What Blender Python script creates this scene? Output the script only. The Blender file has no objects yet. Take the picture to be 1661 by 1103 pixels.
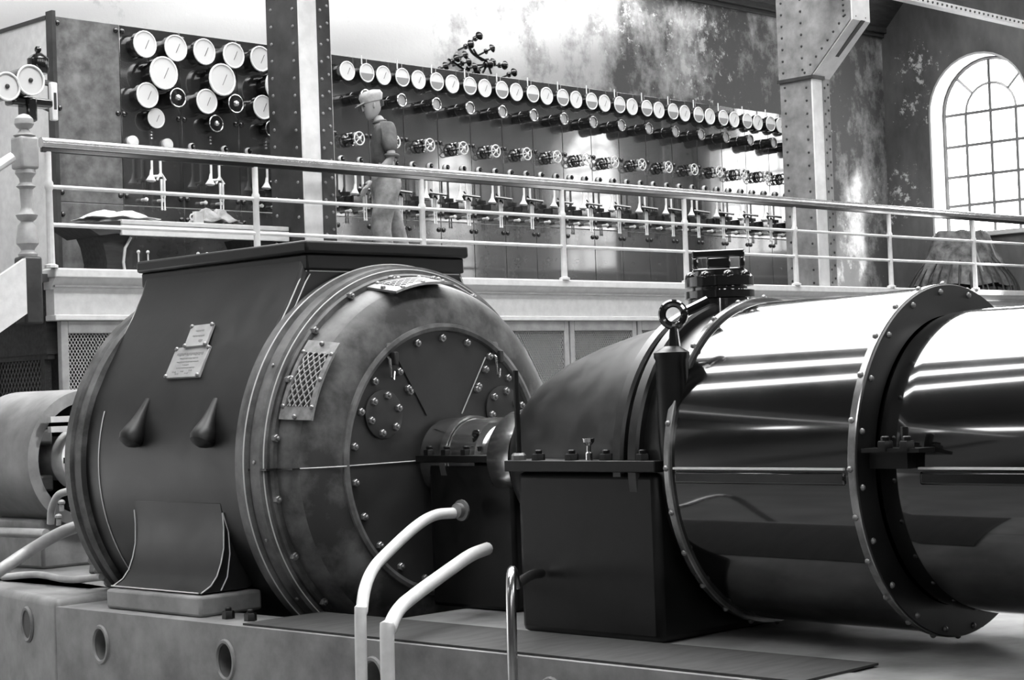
import bpy, bmesh, math, random
from mathutils import Vector, Matrix, Quaternion
random.seed(7)
PI = math.pi
col = bpy.context.scene.collection
sc = bpy.context.scene

# ------------------------------------------------------------ camera
W, H, F = 1661.0, 1103.0, 3000.0
YAW, PITCH, ROLL = 0.79219, 0.02606, -0.03647
EYE = Vector((0, 0, 2.0))
fw = Vector((math.sin(YAW)*math.cos(PITCH), math.cos(YAW)*math.cos(PITCH), math.sin(PITCH)))
r0 = Vector((math.cos(YAW), -math.sin(YAW), 0)); u0 = r0.cross(fw)
rt = math.cos(ROLL)*r0 + math.sin(ROLL)*u0
up = -math.sin(ROLL)*r0 + math.cos(ROLL)*u0
cd = bpy.data.cameras.new('camera'); cam = bpy.data.objects.new('camera', cd); col.objects.link(cam)
cd.sensor_fit = 'HORIZONTAL'; cd.sensor_width = 36; cd.lens = 36*F/W; cd.clip_start = .05; cd.clip_end = 200
cam.matrix_world = Matrix(((rt.x, up.x, -fw.x, EYE.x), (rt.y, up.y, -fw.y, EYE.y), (rt.z, up.z, -fw.z, EYE.z), (0, 0, 0, 1)))
sc.camera = cam

def ray(px, py): return fw + rt*((px-W/2)/F) - up*((py-H/2)/F)
def pY(px, py, Y): v = ray(px, py); return EYE + v*(Y/v.y)
def pX(px, py, X): v = ray(px, py); return EYE + v*(X/v.x)
def pZ(px, py, Z): v = ray(px, py); return EYE + v*((Z-2.0)/v.z)

# ------------------------------------------------------------ sky, sun, daylight, exposure
wd = bpy.data.worlds.new('sky'); sc.world = wd; wd.use_nodes = True
bg = wd.node_tree.nodes['Background']
bg.inputs[0].default_value = (1, 1, 1, 1); bg.inputs[1].default_value = 13.0     # bright overcast sky outside the windows and roof lights

def portal(name, cx, cy, cz, sx, sy, normal):
    d = bpy.data.lights.new(name, 'AREA'); d.shape = 'RECTANGLE'; d.size = sx; d.size_y = sy
    d.cycles.is_portal = True
    o = bpy.data.objects.new(name, d); col.objects.link(o)
    o.location = (cx, cy, cz); n = Vector(normal).normalized()
    o.rotation_euler = (-n).to_track_quat('Z', 'Y').to_euler()
    return o
sd = bpy.data.lights.new('sun', 'SUN'); sd.energy = 24; sd.angle = math.radians(6)
so = bpy.data.objects.new('sun', sd); col.objects.link(so)
so.rotation_euler = (-Vector((-1.3, 1.5, -1.75))).to_track_quat('Z', 'Y').to_euler()
sc.view_settings.view_transform = 'Standard'; sc.view_settings.look = 'None'
sc.view_settings.gamma = 1; sc.view_settings.exposure = 0.0; sc.view_settings.use_curve_mapping = False

# ------------------------------------------------------------ materials (all greys: the place was photographed in black and white)
def mat(name, g, rough=.6, metal=0, g2=None, scale=6, rough2=None, bump=0, coat=0, detail=6, stretch=(1,1,1), contrast=(.35,.65), spec=.5, emit=0):
    m = bpy.data.materials.new(name); m.use_nodes = True; nt = m.node_tree; b = nt.nodes['Principled BSDF']
    b.inputs['Base Color'].default_value = (g, g, g, 1); b.inputs['Roughness'].default_value = rough
    b.inputs['Metallic'].default_value = metal; b.inputs['Coat Weight'].default_value = coat; b.inputs['Coat Roughness'].default_value = .06
    b.inputs['Specular IOR Level'].default_value = spec
    if coat > 1: b.inputs['Coat IOR'].default_value = 1.8; b.inputs['Coat Weight'].default_value = 1
    if g2 is not None or bump or rough2 is not None:
        tc = nt.nodes.new('ShaderNodeTexCoord'); mp = nt.nodes.new('ShaderNodeMapping'); mp.inputs['Scale'].default_value = stretch
        nz = nt.nodes.new('ShaderNodeTexNoise'); nz.inputs['Scale'].default_value = scale; nz.inputs['Detail'].default_value = detail
        nz.inputs['Roughness'].default_value = .62
        nt.links.new(tc.outputs['Object'], mp.inputs[0]); nt.links.new(mp.outputs[0], nz.inputs['Vector'])
        if g2 is not None:
            cr = nt.nodes.new('ShaderNodeValToRGB'); cr.color_ramp.elements[0].position = contrast[0]; cr.color_ramp.elements[1].position = contrast[1]
            cr.color_ramp.elements[0].color = (g, g, g, 1); cr.color_ramp.elements[1].color = (g2, g2, g2, 1)
            nt.links.new(nz.outputs['Fac'], cr.inputs[0]); nt.links.new(cr.outputs[0], b.inputs['Base Color'])
        if rough2 is not None:
            mr = nt.nodes.new('ShaderNodeMapRange'); mr.inputs['From Min'].default_value = .3; mr.inputs['From Max'].default_value = .7
            mr.inputs['To Min'].default_value = rough; mr.inputs['To Max'].default_value = rough2
            nt.links.new(nz.outputs['Fac'], mr.inputs[0]); nt.links.new(mr.outputs[0], b.inputs['Roughness'])
        if bump:
            bp = nt.nodes.new('ShaderNodeBump'); bp.inputs['Strength'].default_value = bump; bp.inputs['Distance'].default_value = .02
            nt.links.new(nz.outputs['Fac'], bp.inputs['Height']); nt.links.new(bp.outputs[0], b.inputs['Normal'])
    return m

M = {}
M['black_gloss'] = mat('black_gloss_enamel', .004, .10, rough2=.16, scale=3, coat=2, bump=.01)
M['black'] = mat('black_paint', .003, .35, g2=.007, scale=9, rough2=.5, spec=.3)
M['alt'] = mat('dark_machine_paint', .006, .34, g2=.015, scale=5, rough2=.48, bump=.05, contrast=(.4,.75))
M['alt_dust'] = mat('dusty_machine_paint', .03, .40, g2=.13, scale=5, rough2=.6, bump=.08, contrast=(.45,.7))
M['dome'] = mat('dusty_black_paint', .005, .30, g2=.03, scale=6, rough2=.45, bump=.04, contrast=(.45,.8))
M['disc'] = mat('dull_endplate_paint', .014, .5, g2=.026, scale=4, rough2=.6)
M['stripe'] = mat('pale_pinstripe', .55, .4)
M['exc'] = mat('exciter_paint', .09, .45, g2=.16, scale=5)
M['lit_dust'] = mat('lit_dusty_paint', .04, .40, g2=.17, scale=6, rough2=.6, bump=.06, contrast=(.35,.7))  # lighter copy of the dusty paint, with light on the tops painted in
M['vent'] = mat('worn_vent_plate', .12, .45, g2=.28, scale=14)
M['brass'] = mat('polished_brass', .5, .25, metal=1, g2=.7, scale=12)
M['steel'] = mat('bright_steel', .6, .2, metal=1, g2=.45, scale=10)
M['bolt'] = mat('bolt_metal', .25, .35, metal=.6)
M['white_paint'] = mat('white_gloss_paint', .6, .35, g2=.7, scale=14)
M['grey_paint'] = mat('pale_grey_paint', .26, .4, g2=.36, scale=8)
M['slate'] = mat('polished_slate', .015, .2, g2=.03, scale=3.5, rough2=.25, stretch=(1,1,.5), coat=2)
M['slate_old'] = mat('blotched_marble', .06, .35, g2=.17, scale=7, rough2=.5, contrast=(.35,.7))
M['slate_low'] = mat('lower_slate', .022, .2, g2=.04, scale=3.5, rough2=.3, coat=.8)
M['dial'] = mat('white_dial', .55, .5)
M['dial_grey'] = mat('grey_dial_sector', .2, .5)
M['case'] = mat('black_meter_case', .008, .14, coat=.5)
M['ink'] = mat('dial_ink', .02, .6)
M['mesh'] = mat('painted_wire', .42, .5)
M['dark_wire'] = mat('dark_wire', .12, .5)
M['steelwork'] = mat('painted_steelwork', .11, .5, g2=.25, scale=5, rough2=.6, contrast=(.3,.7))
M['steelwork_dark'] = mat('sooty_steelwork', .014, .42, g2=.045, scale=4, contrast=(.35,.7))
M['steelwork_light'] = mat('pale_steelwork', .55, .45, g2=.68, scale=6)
M['timber'] = mat('dark_timber', .02, .8, g2=.04, scale=5, stretch=(1,6,6))
M['bed'] = mat('grey_cast_bed', .11, .5, g2=.26, scale=4, bump=.15, contrast=(.3,.7))
M['floor'] = mat('worn_tile_floor', .10, .5, g2=.16, scale=2)
M['cloth'] = mat('white_cloth', .75, .9, bump=.3, scale=30)
M['tarp'] = mat('dark_canvas', .03, .9, g2=.16, scale=7, bump=.6, contrast=(.35,.65))
M['skin'] = mat('skin', .32, .6)
M['shirt'] = mat('grey_shirt', .07, .9, g2=.12, scale=12, bump=.3)
M['trousers'] = mat('light_trousers', .16, .9, g2=.34, scale=10, bump=.4)
M['shoe'] = mat('dark_leather', .03, .5)
M['cap'] = mat('pale_cap', .3, .9, g2=.45, scale=20)
M['grating'] = mat('iron_floor_plate', .12, .6)
M['hand'] = mat('worn_bright_handrail', .5, .25, metal=.8, g2=.68, scale=8)
M['wood_rail'] = mat('polished_handrail', .2, .22, metal=.7, g2=.4, scale=8)

def wall_mat():
    # limewashed plaster: pale, with damp stains and flaking streaks that get heavier toward the far corner; the daylight's falloff that way is painted in too
    m = bpy.data.materials.new('stained_plaster'); m.use_nodes = True; nt = m.node_tree; b = nt.nodes['Principled BSDF']; N = nt.nodes.new; Lk = nt.links.new
    b.inputs['Roughness'].default_value = .85
    tc = N('ShaderNodeTexCoord'); sep = N('ShaderNodeSeparateXYZ'); Lk(tc.outputs['Object'], sep.inputs[0])
    m1 = N('ShaderNodeMapping'); m1.inputs['Scale'].default_value = (1.1, 1.1, .6); Lk(tc.outputs['Object'], m1.inputs[0])
    n1 = N('ShaderNodeTexNoise'); n1.inputs['Scale'].default_value = 1.3; n1.inputs['Detail'].default_value = 9; n1.inputs['Roughness'].default_value = .65; Lk(m1.outputs[0], n1.inputs['Vector'])
    n2 = N('ShaderNodeTexNoise'); n2.inputs['Scale'].default_value = 5; n2.inputs['Detail'].default_value = 8; n2.inputs['Roughness'].default_value = .7; Lk(tc.outputs['Object'], n2.inputs['Vector'])
    gx = N('ShaderNodeMapRange'); gx.inputs['From Min'].default_value = 14.5; gx.inputs['From Max'].default_value = 19.5; gx.inputs['To Min'].default_value = 0; gx.inputs['To Max'].default_value = .36
    Lk(sep.outputs['X'], gx.inputs[0])
    ad = N('ShaderNodeMath'); ad.operation = 'ADD'; Lk(n1.outputs['Fac'], ad.inputs[0]); Lk(gx.outputs[0], ad.inputs[1])
    a2 = N('ShaderNodeMath'); a2.operation = 'MULTIPLY_ADD'; a2.inputs[1].default_value = .55; a2.inputs[2].default_value = -.275; Lk(n2.outputs['Fac'], a2.inputs[0])
    a3 = N('ShaderNodeMath'); a3.operation = 'ADD'; Lk(ad.outputs[0], a3.inputs[0]); Lk(a2.outputs[0], a3.inputs[1]); ad = a3
    r1 = N('ShaderNodeValToRGB'); e = r1.color_ramp.elements; e[0].position = .58; e[0].color = (.43,.43,.43,1); e[1].position = .86; e[1].color = (.07,.07,.07,1)
    x = r1.color_ramp.elements.new(.70); x.color = (.27,.27,.27,1)
    Lk(ad.outputs[0], r1.inputs[0])
    r2 = N('ShaderNodeValToRGB'); e = r2.color_ramp.elements; e[0].position = .66; e[0].color = (0,0,0,1); e[1].position = .72; e[1].color = (1,1,1,1)
    Lk(n2.outputs['Fac'], r2.inputs[0])
    mx = N('ShaderNodeMix'); mx.data_type = 'RGBA'; mx.inputs['B'].default_value = (.5,.5,.5,1)
    Lk(r2.outputs[0], mx.inputs['Factor']); Lk(r1.outputs[0], mx.inputs['A']); Lk(mx.outputs['Result'], b.inputs['Base Color'])
    bp = N('ShaderNodeBump'); bp.inputs['Strength'].default_value = .3; bp.inputs['Distance'].default_value = .02; Lk(n2.outputs['Fac'], bp.inputs['Height']); Lk(bp.outputs[0], b.inputs['Normal'])
    return m
XR_ = 23.3
M['wall'] = wall_mat()
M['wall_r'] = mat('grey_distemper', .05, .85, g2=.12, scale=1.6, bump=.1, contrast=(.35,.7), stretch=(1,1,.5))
def flakes(m, spots, g=.45):
    # patches where the distemper has flaked off to pale plaster, at fixed places on the wall
    nt = m.node_tree; N = nt.nodes.new; Lk = nt.links.new; b = nt.nodes['Principled BSDF']
    src = b.inputs['Base Color'].links[0].from_socket
    tc = N('ShaderNodeTexCoord'); nz = N('ShaderNodeTexNoise'); nz.inputs['Scale'].default_value = 7; nz.inputs['Detail'].default_value = 8; nz.inputs['Roughness'].default_value = .75; Lk(tc.outputs['Object'], nz.inputs['Vector'])
    tot = None
    for c, r in spots:
        d = N('ShaderNodeVectorMath'); d.operation = 'DISTANCE'; d.inputs[1].default_value = c; Lk(tc.outputs['Object'], d.inputs[0])
        mr = N('ShaderNodeMapRange'); mr.inputs['From Min'].default_value = 0; mr.inputs['From Max'].default_value = r; mr.inputs['To Min'].default_value = .11; mr.inputs['To Max'].default_value = -.06; Lk(d.outputs['Value'], mr.inputs[0])
        mr.clamp = True
        if tot is None: tot = mr.outputs[0]
        else:
            mx_ = N('ShaderNodeMath'); mx_.operation = 'MAXIMUM'; Lk(tot, mx_.inputs[0]); Lk(mr.outputs[0], mx_.inputs[1]); tot = mx_.outputs[0]
    ad = N('ShaderNodeMath'); ad.operation = 'ADD'; Lk(nz.outputs['Fac'], ad.inputs[0]); Lk(tot, ad.inputs[1])
    cr = N('ShaderNodeValToRGB'); cr.color_ramp.elements[0].position = .60; cr.color_ramp.elements[1].position = .66; Lk(ad.outputs[0], cr.inputs[0])
    mx = N('ShaderNodeMix'); mx.data_type = 'RGBA'; mx.inputs['B'].default_value = (g, g, g, 1); Lk(cr.outputs[0], mx.inputs['Factor']); Lk(src, mx.inputs['A']); Lk(mx.outputs['Result'], b.inputs['Base Color'])
flakes(M['wall_r'], [((XR_, 14.95, 4.6), .75), ((XR_, 14.5, 6.5), .6), ((XR_, 14.6, 5.9), .5), ((XR_, 14.2, 3.4), .4)])
flakes(M['wall'], [((22.9, 15.1, 4.6), .6), ((19.0, 15.1, 6.4), 1.3), ((21.6, 15.1, 5.8), .9), ((17.2, 15.1, 6.6), 1.2), ((15.6, 15.1, 6.3), .8)])
M['brick_dark'] = mat('dark_brick', .014, .9, g2=.03, scale=3)
M['reveal'] = mat('pale_reveal', .4, .7)
gm = bpy.data.materials.new('window_glass'); gm.use_nodes = True; nt = gm.node_tree
for n in list(nt.nodes):
    if n.type != 'OUTPUT_MATERIAL': nt.nodes.remove(n)
tr = nt.nodes.new('ShaderNodeBsdfTransparent'); tr.inputs[0].default_value = (.95, .95, .95, 1)
gl = nt.nodes.new('ShaderNodeBsdfGlossy'); gl.inputs['Roughness'].default_value = .05
fr = nt.nodes.new('ShaderNodeMixShader'); fr.inputs[0].default_value = .06
nt.links.new(tr.outputs[0], fr.inputs[1]); nt.links.new(gl.outputs[0], fr.inputs[2])
nt.links.new(fr.outputs[0], [n for n in nt.nodes if n.type == 'OUTPUT_MATERIAL'][0].inputs[0])
M['glass'] = gm

# ------------------------------------------------------------ mesh helpers
def frame(d):
    d = Vector(d).normalized(); a = Vector((0, 0, 1)) if abs(d.z) < .9 else Vector((1, 0, 0))
    x = d.cross(a).normalized(); return x, d.cross(x).normalized(), d

class MB:
    def __init__(s): s.v = []; s.f = []
    def box(s, x0, x1, y0, y1, z0, z1):
        n = len(s.v); s.v += [Vector(p) for p in ((x0,y0,z0),(x1,y0,z0),(x1,y1,z0),(x0,y1,z0),(x0,y0,z1),(x1,y0,z1),(x1,y1,z1),(x0,y1,z1))]
        s.f += [tuple(n+i for i in q) for q in ((0,3,2,1),(4,5,6,7),(0,1,5,4),(1,2,6,5),(2,3,7,6),(3,0,4,7))]; return s
    def prism(s, poly, ext):
        ext = Vector(ext); n = len(s.v); k = len(poly); s.v += [Vector(p) for p in poly] + [Vector(p)+ext for p in poly]
        s.f += [tuple(n+i for i in range(k))[::-1], tuple(n+k+i for i in range(k))]
        s.f += [(n+i, n+(i+1) % k, n+k+(i+1) % k, n+k+i) for i in range(k)]; return s
    def tube(s, pts, r, n=8, cap=True, close=False):
        pts = [Vector(p) for p in pts]; rs = r if isinstance(r, (list, tuple)) else [r]*len(pts); b = len(s.v); L = len(pts)
        t0 = (pts[1]-pts[0]).normalized(); x, y, _ = frame(t0)
        for i, p in enumerate(pts):
            if close: t = (pts[(i+1) % L]-pts[i-1]).normalized()
            else: t = ((pts[min(i+1, L-1)]-pts[max(i-1, 0)])).normalized()
            x = (x - t*x.dot(t)).normalized(); y = t.cross(x)
            for k in range(n):
                a = 2*PI*k/n; s.v.append(p + rs[i]*(x*math.cos(a)+y*math.sin(a)))
        for i in range(L if close else L-1):
            j = (i+1) % L
            for k in range(n): s.f.append((b+i*n+k, b+i*n+(k+1) % n, b+j*n+(k+1) % n, b+j*n+k))
        if cap and not close:
            s.f.append(tuple(b+k for k in range(n))[::-1]); s.f.append(tuple(b+(L-1)*n+k for k in range(n)))
        return s
    def lathe(s, prof, o, d, n=32, a0=0, a1=2*PI, capA=False, capB=False, xaxis=None):
        # prof: (t along d, radius)
        o = Vector(o); x, y, d = frame(d)
        if xaxis is not None: x = Vector(xaxis); y = d.cross(x)
        full = abs(a1-a0-2*PI) < 1e-6; m = n if full else n+1; b = len(s.v)
        for (t, r) in prof:
            for k in range(m):
                a = a0+(a1-a0)*k/n; s.v.append(o + d*t + r*(x*math.cos(a)+y*math.sin(a)))
        for i in range(len(prof)-1):
            for k in range(n):
                k2 = (k+1) % m; s.f.append((b+i*m+k, b+i*m+k2, b+(i+1)*m+k2, b+(i+1)*m+k))
        if capA: s.f.append(tuple(b+k for k in range(m))[::-1])
        if capB: s.f.append(tuple(b+(len(prof)-1)*m+k for k in range(m)))
        return s
    def cyl(s, p0, p1, r, r1=None, n=16):
        p0 = Vector(p0); p1 = Vector(p1); L = (p1-p0).length
        return s.lathe([(0, r), (L, r if r1 is None else r1)], p0, p1-p0, n, capA=True, capB=True)
    def ball(s, c, r, n=10, sx=1, sy=1, sz=1):
        b = len(s.v); c = Vector(c); m = n//2+1
        s.v.append(c+Vector((0, 0, -r*sz)))
        for i in range(1, m):
            ph = -PI/2+PI*i/m
            for k in range(n):
                a = 2*PI*k/n; s.v.append(c+Vector((r*sx*math.cos(ph)*math.cos(a), r*sy*math.cos(ph)*math.sin(a), r*sz*math.sin(ph))))
        s.v.append(c+Vector((0, 0, r*sz))); e = len(s.v)-1
        for k in range(n): s.f.append((b, b+1+(k+1) % n, b+1+k)); s.f.append((e, b+1+(m-2)*n+k, b+1+(m-2)*n+(k+1) % n))
        for i in range(m-2):
            for k in range(n): s.f.append((b+1+i*n+k, b+1+i*n+(k+1) % n, b+1+(i+1)*n+(k+1) % n, b+1+(i+1)*n+k))
        return s
    def ring(s, c, d, R, r, n=24, m=8, a0=0, a1=2*PI):
        x, y, d = frame(d); c = Vector(c)
        full = abs(a1-a0-2*PI) < 1e-6
        pts = [c+R*(x*math.cos(a0+(a1-a0)*k/n)+y*math.sin(a0+(a1-a0)*k/n)) for k in range(n if full else n+1)]
        return s.tube(pts, r, m, close=full)
    def build(s, name, m, parent=None, bevel=0, smooth=35, seg=2, solid=0):
        me = bpy.data.meshes.new(name); org = root_loc(parent)
        bm = bmesh.new(); vs = [bm.verts.new(v-org) for v in s.v]
        for f in s.f:
            try: bm.faces.new([vs[i] for i in f])
            except ValueError: pass
        bmesh.ops.recalc_face_normals(bm, faces=bm.faces); bm.to_mesh(me); bm.free()
        me.materials.append(m)
        for p in me.polygons: p.use_smooth = True
        try: me.set_sharp_from_angle(angle=math.radians(smooth))
        except Exception: pass
        o = bpy.data.objects.new(name, me); col.objects.link(o); o.parent = parent
        if solid:
            md = o.modifiers.new('thick', 'SOLIDIFY'); md.thickness = solid; md.offset = 0
        if bevel:
            md = o.modifiers.new('bevel', 'BEVEL'); md.width = bevel; md.segments = seg; md.limit_method = 'ANGLE'; md.angle_limit = math.radians(40)
        return o

def root_loc(p):
    v = Vector((0, 0, 0))
    while p is not None: v = v + Vector(p.location); p = p.parent
    return v
def thing(name, label, cat, loc, group=None):
    o = bpy.data.objects.new(name, None); col.objects.link(o); o.location = loc; o.empty_display_size = .1
    return tag(o, label, cat, group)
def tag(o, label=None, cat=None, group=None, kind=None):
    if label: o['label'] = label
    if cat: o['category'] = cat
    if group: o['group'] = group
    if kind: o['kind'] = kind
    return o
def struct(o, label=None): o['kind'] = 'structure'; return tag(o, label)
def copy_tree(o, parent=None):
    c = o.copy(); col.objects.link(c); c.parent = parent
    for ch in list(o.children): copy_tree(ch, c)
    return c
def inst(name, mesh, parent, loc, d=(0, 0, 1), label=None):
    o = bpy.data.objects.new(name, mesh); col.objects.link(o); o.parent = parent
    o.location = Vector(loc)-root_loc(parent); o.rotation_mode = 'QUATERNION'; o.rotation_quaternion = Vector(d).to_track_quat('Z', 'Y')
    if label: o['label'] = label
    return o
def mesh_of(mb, name, m):
    o = mb.build(name, m); me = o.data; bpy.data.objects.remove(o); return me
HEX = mesh_of(MB().lathe([(-.01, .019), (.014, .019), (.017, .016)], (0,0,0), (0,0,1), 6, capA=True, capB=True).lathe([(.017,.009),(.026,.009),(.029,.006)], (0,0,0), (0,0,1), 8, capB=True), 'hex_bolt', M['bolt'])
HEXD = mesh_of(MB().lathe([(-.01, .03), (.022, .03), (.027, .026)], (0,0,0), (0,0,1), 6, capA=True, capB=True).lathe([(.027,.016),(.04,.016),(.044,.012)], (0,0,0), (0,0,1), 8, capB=True), 'flange_nut', M['black'])
DOME = mesh_of(MB().lathe([(-.005, .013), (.002, .0125), (.008, .009), (.011, .003)], (0,0,0), (0,0,1), 8, capA=True, capB=True), 'dome_rivet', M['bolt'])
DOMEB = mesh_of(MB().lathe([(-.005, .026), (.006, .025), (.018, .018), (.024, .006)], (0,0,0), (0,0,1), 10, capA=True, capB=True), 'cap_nut', M['case'])

# ------------------------------------------------------------ the hall
YB, XR, XL, YF = 15.1, 23.3, -6.0, -3.0
RY, RS = 6.05, 1.05                                  # ridge position and roof slope
zroof = lambda y: 7.0 + RS*((YB-y) if y > RY else (y-YF))
RIDGE = 7.0+RS*(YB-RY)
struct(MB().box(XL-.4, XR+.4, YF-.4, YB+.4, -.2, 0).build('floor', M['floor']))
struct(MB().box(XL-.4, XR+.4, YB, YB+.4, 0, 7.0).build('wall_back', M['wall']))

WIN = [13.55, 10.1, 6.65, 3.2, -.25]                          # window centres along the right wall
def arch_pts(cy, zb, zs, r, n=16, x=0):
    p = [(x, cy-r, zb)] + [(x, cy-r*math.cos(PI*k/n), zs+r*math.sin(PI*k/n)) for k in range(n+1)] + [(x, cy+r, zb)]
    return [Vector(q) for q in p]
WR, WZB, WZS = .80, 3.95, 5.72
def wall_right():
    mb = MB(); T = .42
    # vertical strips between windows, full height; windows cut as arched gaps
    def piece(poly): mb.prism([Vector((XR, y, z)) for y, z in poly], (T, 0, 0))
    ys = sorted(WIN); e = [YF]
    for c in ys: e += [c-WR, c+WR]
    e.append(YB)
    for i in range(0, len(e), 2):
        a, b = e[i], e[i+1]; pts = [(a, 0), (b, 0), (b, zroof(b))]
        if a < RY < b: pts.append((RY, RIDGE))
        pts.append((a, zroof(a))); piece(pts)
    for c in ys:
        piece([(c-WR, 0), (c+WR, 0), (c+WR, WZB), (c-WR, WZB)])
        n = 12
        for k in range(n):
            t0, t1 = PI-PI*k/n, PI-PI*(k+1)/n
            y0, y1 = c+WR*math.cos(t0), c+WR*math.cos(t1)
            q = [(y0, WZS+WR*math.sin(t0)), (y1, WZS+WR*math.sin(t1)), (y1, zroof(y1))]
            if y0 < RY < y1: q.append((RY, RIDGE))
            q.append((y0, zroof(y0))); piece(q)
    return mb.build('wall_right', M['wall_r'], smooth=20)
struct(wall_right())
def window(n, cy):
    t = bpy.data.objects.new('window_%d' % n, None); col.objects.link(t); t.location = (XR, cy, WZB); t['kind'] = 'structure'
    xg = XR+.34; r = WR-.0
    # pale plaster reveal lining the opening
    a = arch_pts(cy, WZB, WZS, r, 18, XR-.012); b = arch_pts(cy, WZB, WZS, r-.03, 18, XR-.012)
    mb = MB(); n0 = len(a)
    for P in (a, b): mb.v += P
    for P in (a, b): mb.v += [p+Vector((.40, 0, 0)) for p in P]
    for i in range(n0-1):
        mb.f += [(i, i+1, n0+i+1, n0+i), (n0+i, n0+i+1, 3*n0+i+1, 3*n0+i), (2*n0+i, 2*n0+i+1, 3*n0+i+1, 3*n0+i)]
    mb.build('reveal', M['reveal'], t)
    MB().box(XR-.06, XR+.40, cy-r, cy+r, WZB-.05, WZB+.02).build('window_sill', M['reveal'], t, bevel=.01)
    R = r-.03; bar = .042
    f = MB().tube(arch_pts(cy, WZB+.03, WZS, R-.015, 18, xg), .03, 4).build('window_frame', M['dark_wire'], t)
    for dy in (-R*.52, 0, R*.52):
        zt = WZS + (math.sqrt(max(R*R-dy*dy, 0)) if dy == 0 else 0)
        MB().box(xg-.012, xg+.012, cy+dy-bar/2, cy+dy+bar/2, WZB, zt).build('glazing_bar', M['dark_wire'], t)
    for z in (4.4, 4.82, 5.26, WZS): MB().box(xg-.011, xg+.011, cy-R, cy+R, z-bar/2, z+bar/2).build('glazing_bar', M['dark_wire'], t)
    MB().tube([Vector((xg, cy-R*.52*math.cos(PI*k/12), WZS+R*.52*math.sin(PI*k/12))) for k in range(13)], .021, 4).build('glazing_bar', M['dark_wire'], t)
    for a_ in (PI/4, 3*PI/4):
        MB().tube([(xg, cy+R*.52*math.cos(a_), WZS+R*.52*math.sin(a_)), (xg, cy+R*math.cos(a_), WZS+R*math.sin(a_))], .021, 4).build('glazing_bar', M['dark_wire'], t)
    mb = MB(); P = arch_pts(cy, WZB+.02, WZS, R, 18, xg+.02); mb.v += P; mb.f.append(tuple(range(len(P)))); mb.build('pane', M['glass'], t)
    portal('daylight', XR+.45, cy, (WZB+WZS+WR)/2, 1.6, 2.6, (-1, 0, 0))
for i, c in enumerate(WIN): window(i+1, c)

# the unseen walls: left gable with a clerestory band, front wall with tall windows
def holed(name, m, plane, u0, u1, z0, z1, holes, T=.4, top=None):
    # wall split into vertical bands around rectangular holes given as (u0,u1,z0,z1), all holes share z-range per band
    mb = MB()
    def put(a, b, za, zb):
        if plane[0] == 'X': mb.box(min(plane[1], plane[1]+plane[2]*T), max(plane[1], plane[1]+plane[2]*T), a, b, za, zb)
        else: mb.box(a, b, min(plane[1], plane[1]+plane[2]*T), max(plane[1], plane[1]+plane[2]*T), za, zb)
    u = u0
    for (a, b, za, zb) in sorted(holes):
        put(u, a, z0, z1); put(a, b, z0, za); put(a, b, zb, z1); u = b
    put(u, u1, z0, z1)
    return mb.build(name, m)
LH = [(10.2, 13.0, 7.0, 7.75), (13.75, 14.7, 7.0, 7.6)]
struct(holed('wall_left', M['brick_dark'], ('X', XL, -1), YF, YB, 0, RIDGE, LH))
FH = [(x, x+1.6, 4.4, 6.4) for x in (-4.5, 1, 6.5, 12, 17.5)]
struct(holed('wall_front', M['brick_dark'], ('Y', YF, -1), XL-.4, XR+.4, 0, 7.0, FH))
for k, (a, b, za, zb) in enumerate(FH): portal('daylight', (a+b)/2, YF-.3, (za+zb)/2, b-a, zb-za, (0, 1, 0))
for k, (a, b, za, zb) in enumerate(LH): portal('daylight', XL-.3, (a+b)/2, (za+zb)/2, b-a, zb-za, (1, 0, 0))
# boarded roof with long roof lights in both slopes
def roof_slope(name, ya, yb, holes, ha, hb):
    mb = MB(); T = .12
    def q(x0, x1, y0, y1):
        mb.prism([Vector((x0, y0, zroof(y0)+.001)), Vector((x1, y0, zroof(y0)+.001)), Vector((x1, y1, zroof(y1)+.001)), Vector((x0, y1, zroof(y1)+.001))], (0, 0, T))
    q(XL-.4, XR+.4, ya, ha); q(XL-.4, XR+.4, hb, yb); x = XL-.4
    for a, b in holes: q(x, a, ha, hb); x = b
    q(x, XR+.4, ha, hb)
    return mb.build(name, M['timber'])
SKY = [(.2, .95), (2.5, 3.3), (4.7, 21.0)]
struct(roof_slope('ceiling', RY+.001, YB+.4, SKY, 8.2, 13.9))
struct(roof_slope('ceiling_front', YF-.4, RY-.001, [(-4, 14)], 1.6, 4.4))
def slope_portal(x0, x1, ya, yb):
    ym = (ya+yb)/2; n = Vector((0, -RS if ym > RY else RS, -1)); L_ = abs(yb-ya)*math.sqrt(1+RS*RS)
    d = bpy.data.lights.new('roof_daylight', 'AREA'); d.shape = 'RECTANGLE'; d.size = x1-x0; d.size_y = L_; d.cycles.is_portal = True
    o = bpy.data.objects.new('roof_daylight', d); col.objects.link(o); o.location = ((x0+x1)/2, ym, zroof(ym)+.14)
    z = (-n.normalized()); x = Vector((1, 0, 0)); y = z.cross(x)
    o.rotation_euler = Matrix(((x.x, y.x, z.x), (x.y, y.y, z.y), (x.z, y.z, z.z))).to_euler()
for a, b in SKY: slope_portal(a, b, 8.2, 13.9)
slope_portal(-4, 14, 1.6, 4.4)
# roof-light glazing bars (real rafters across the openings)
rb = MB()
for k in range(6):
    x = 4.7+16.3*k/5
    rb.prism([Vector((x-.025, 8.2, zroof(8.2)-.1)), Vector((x+.025, 8.2, zroof(8.2)-.1)), Vector((x+.025, 13.9, zroof(13.9)-.1)), Vector((x-.025, 13.9, zroof(13.9)-.1))], (0, 0, .12))
struct(rb.build('trim_3', M['timber']))
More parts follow.
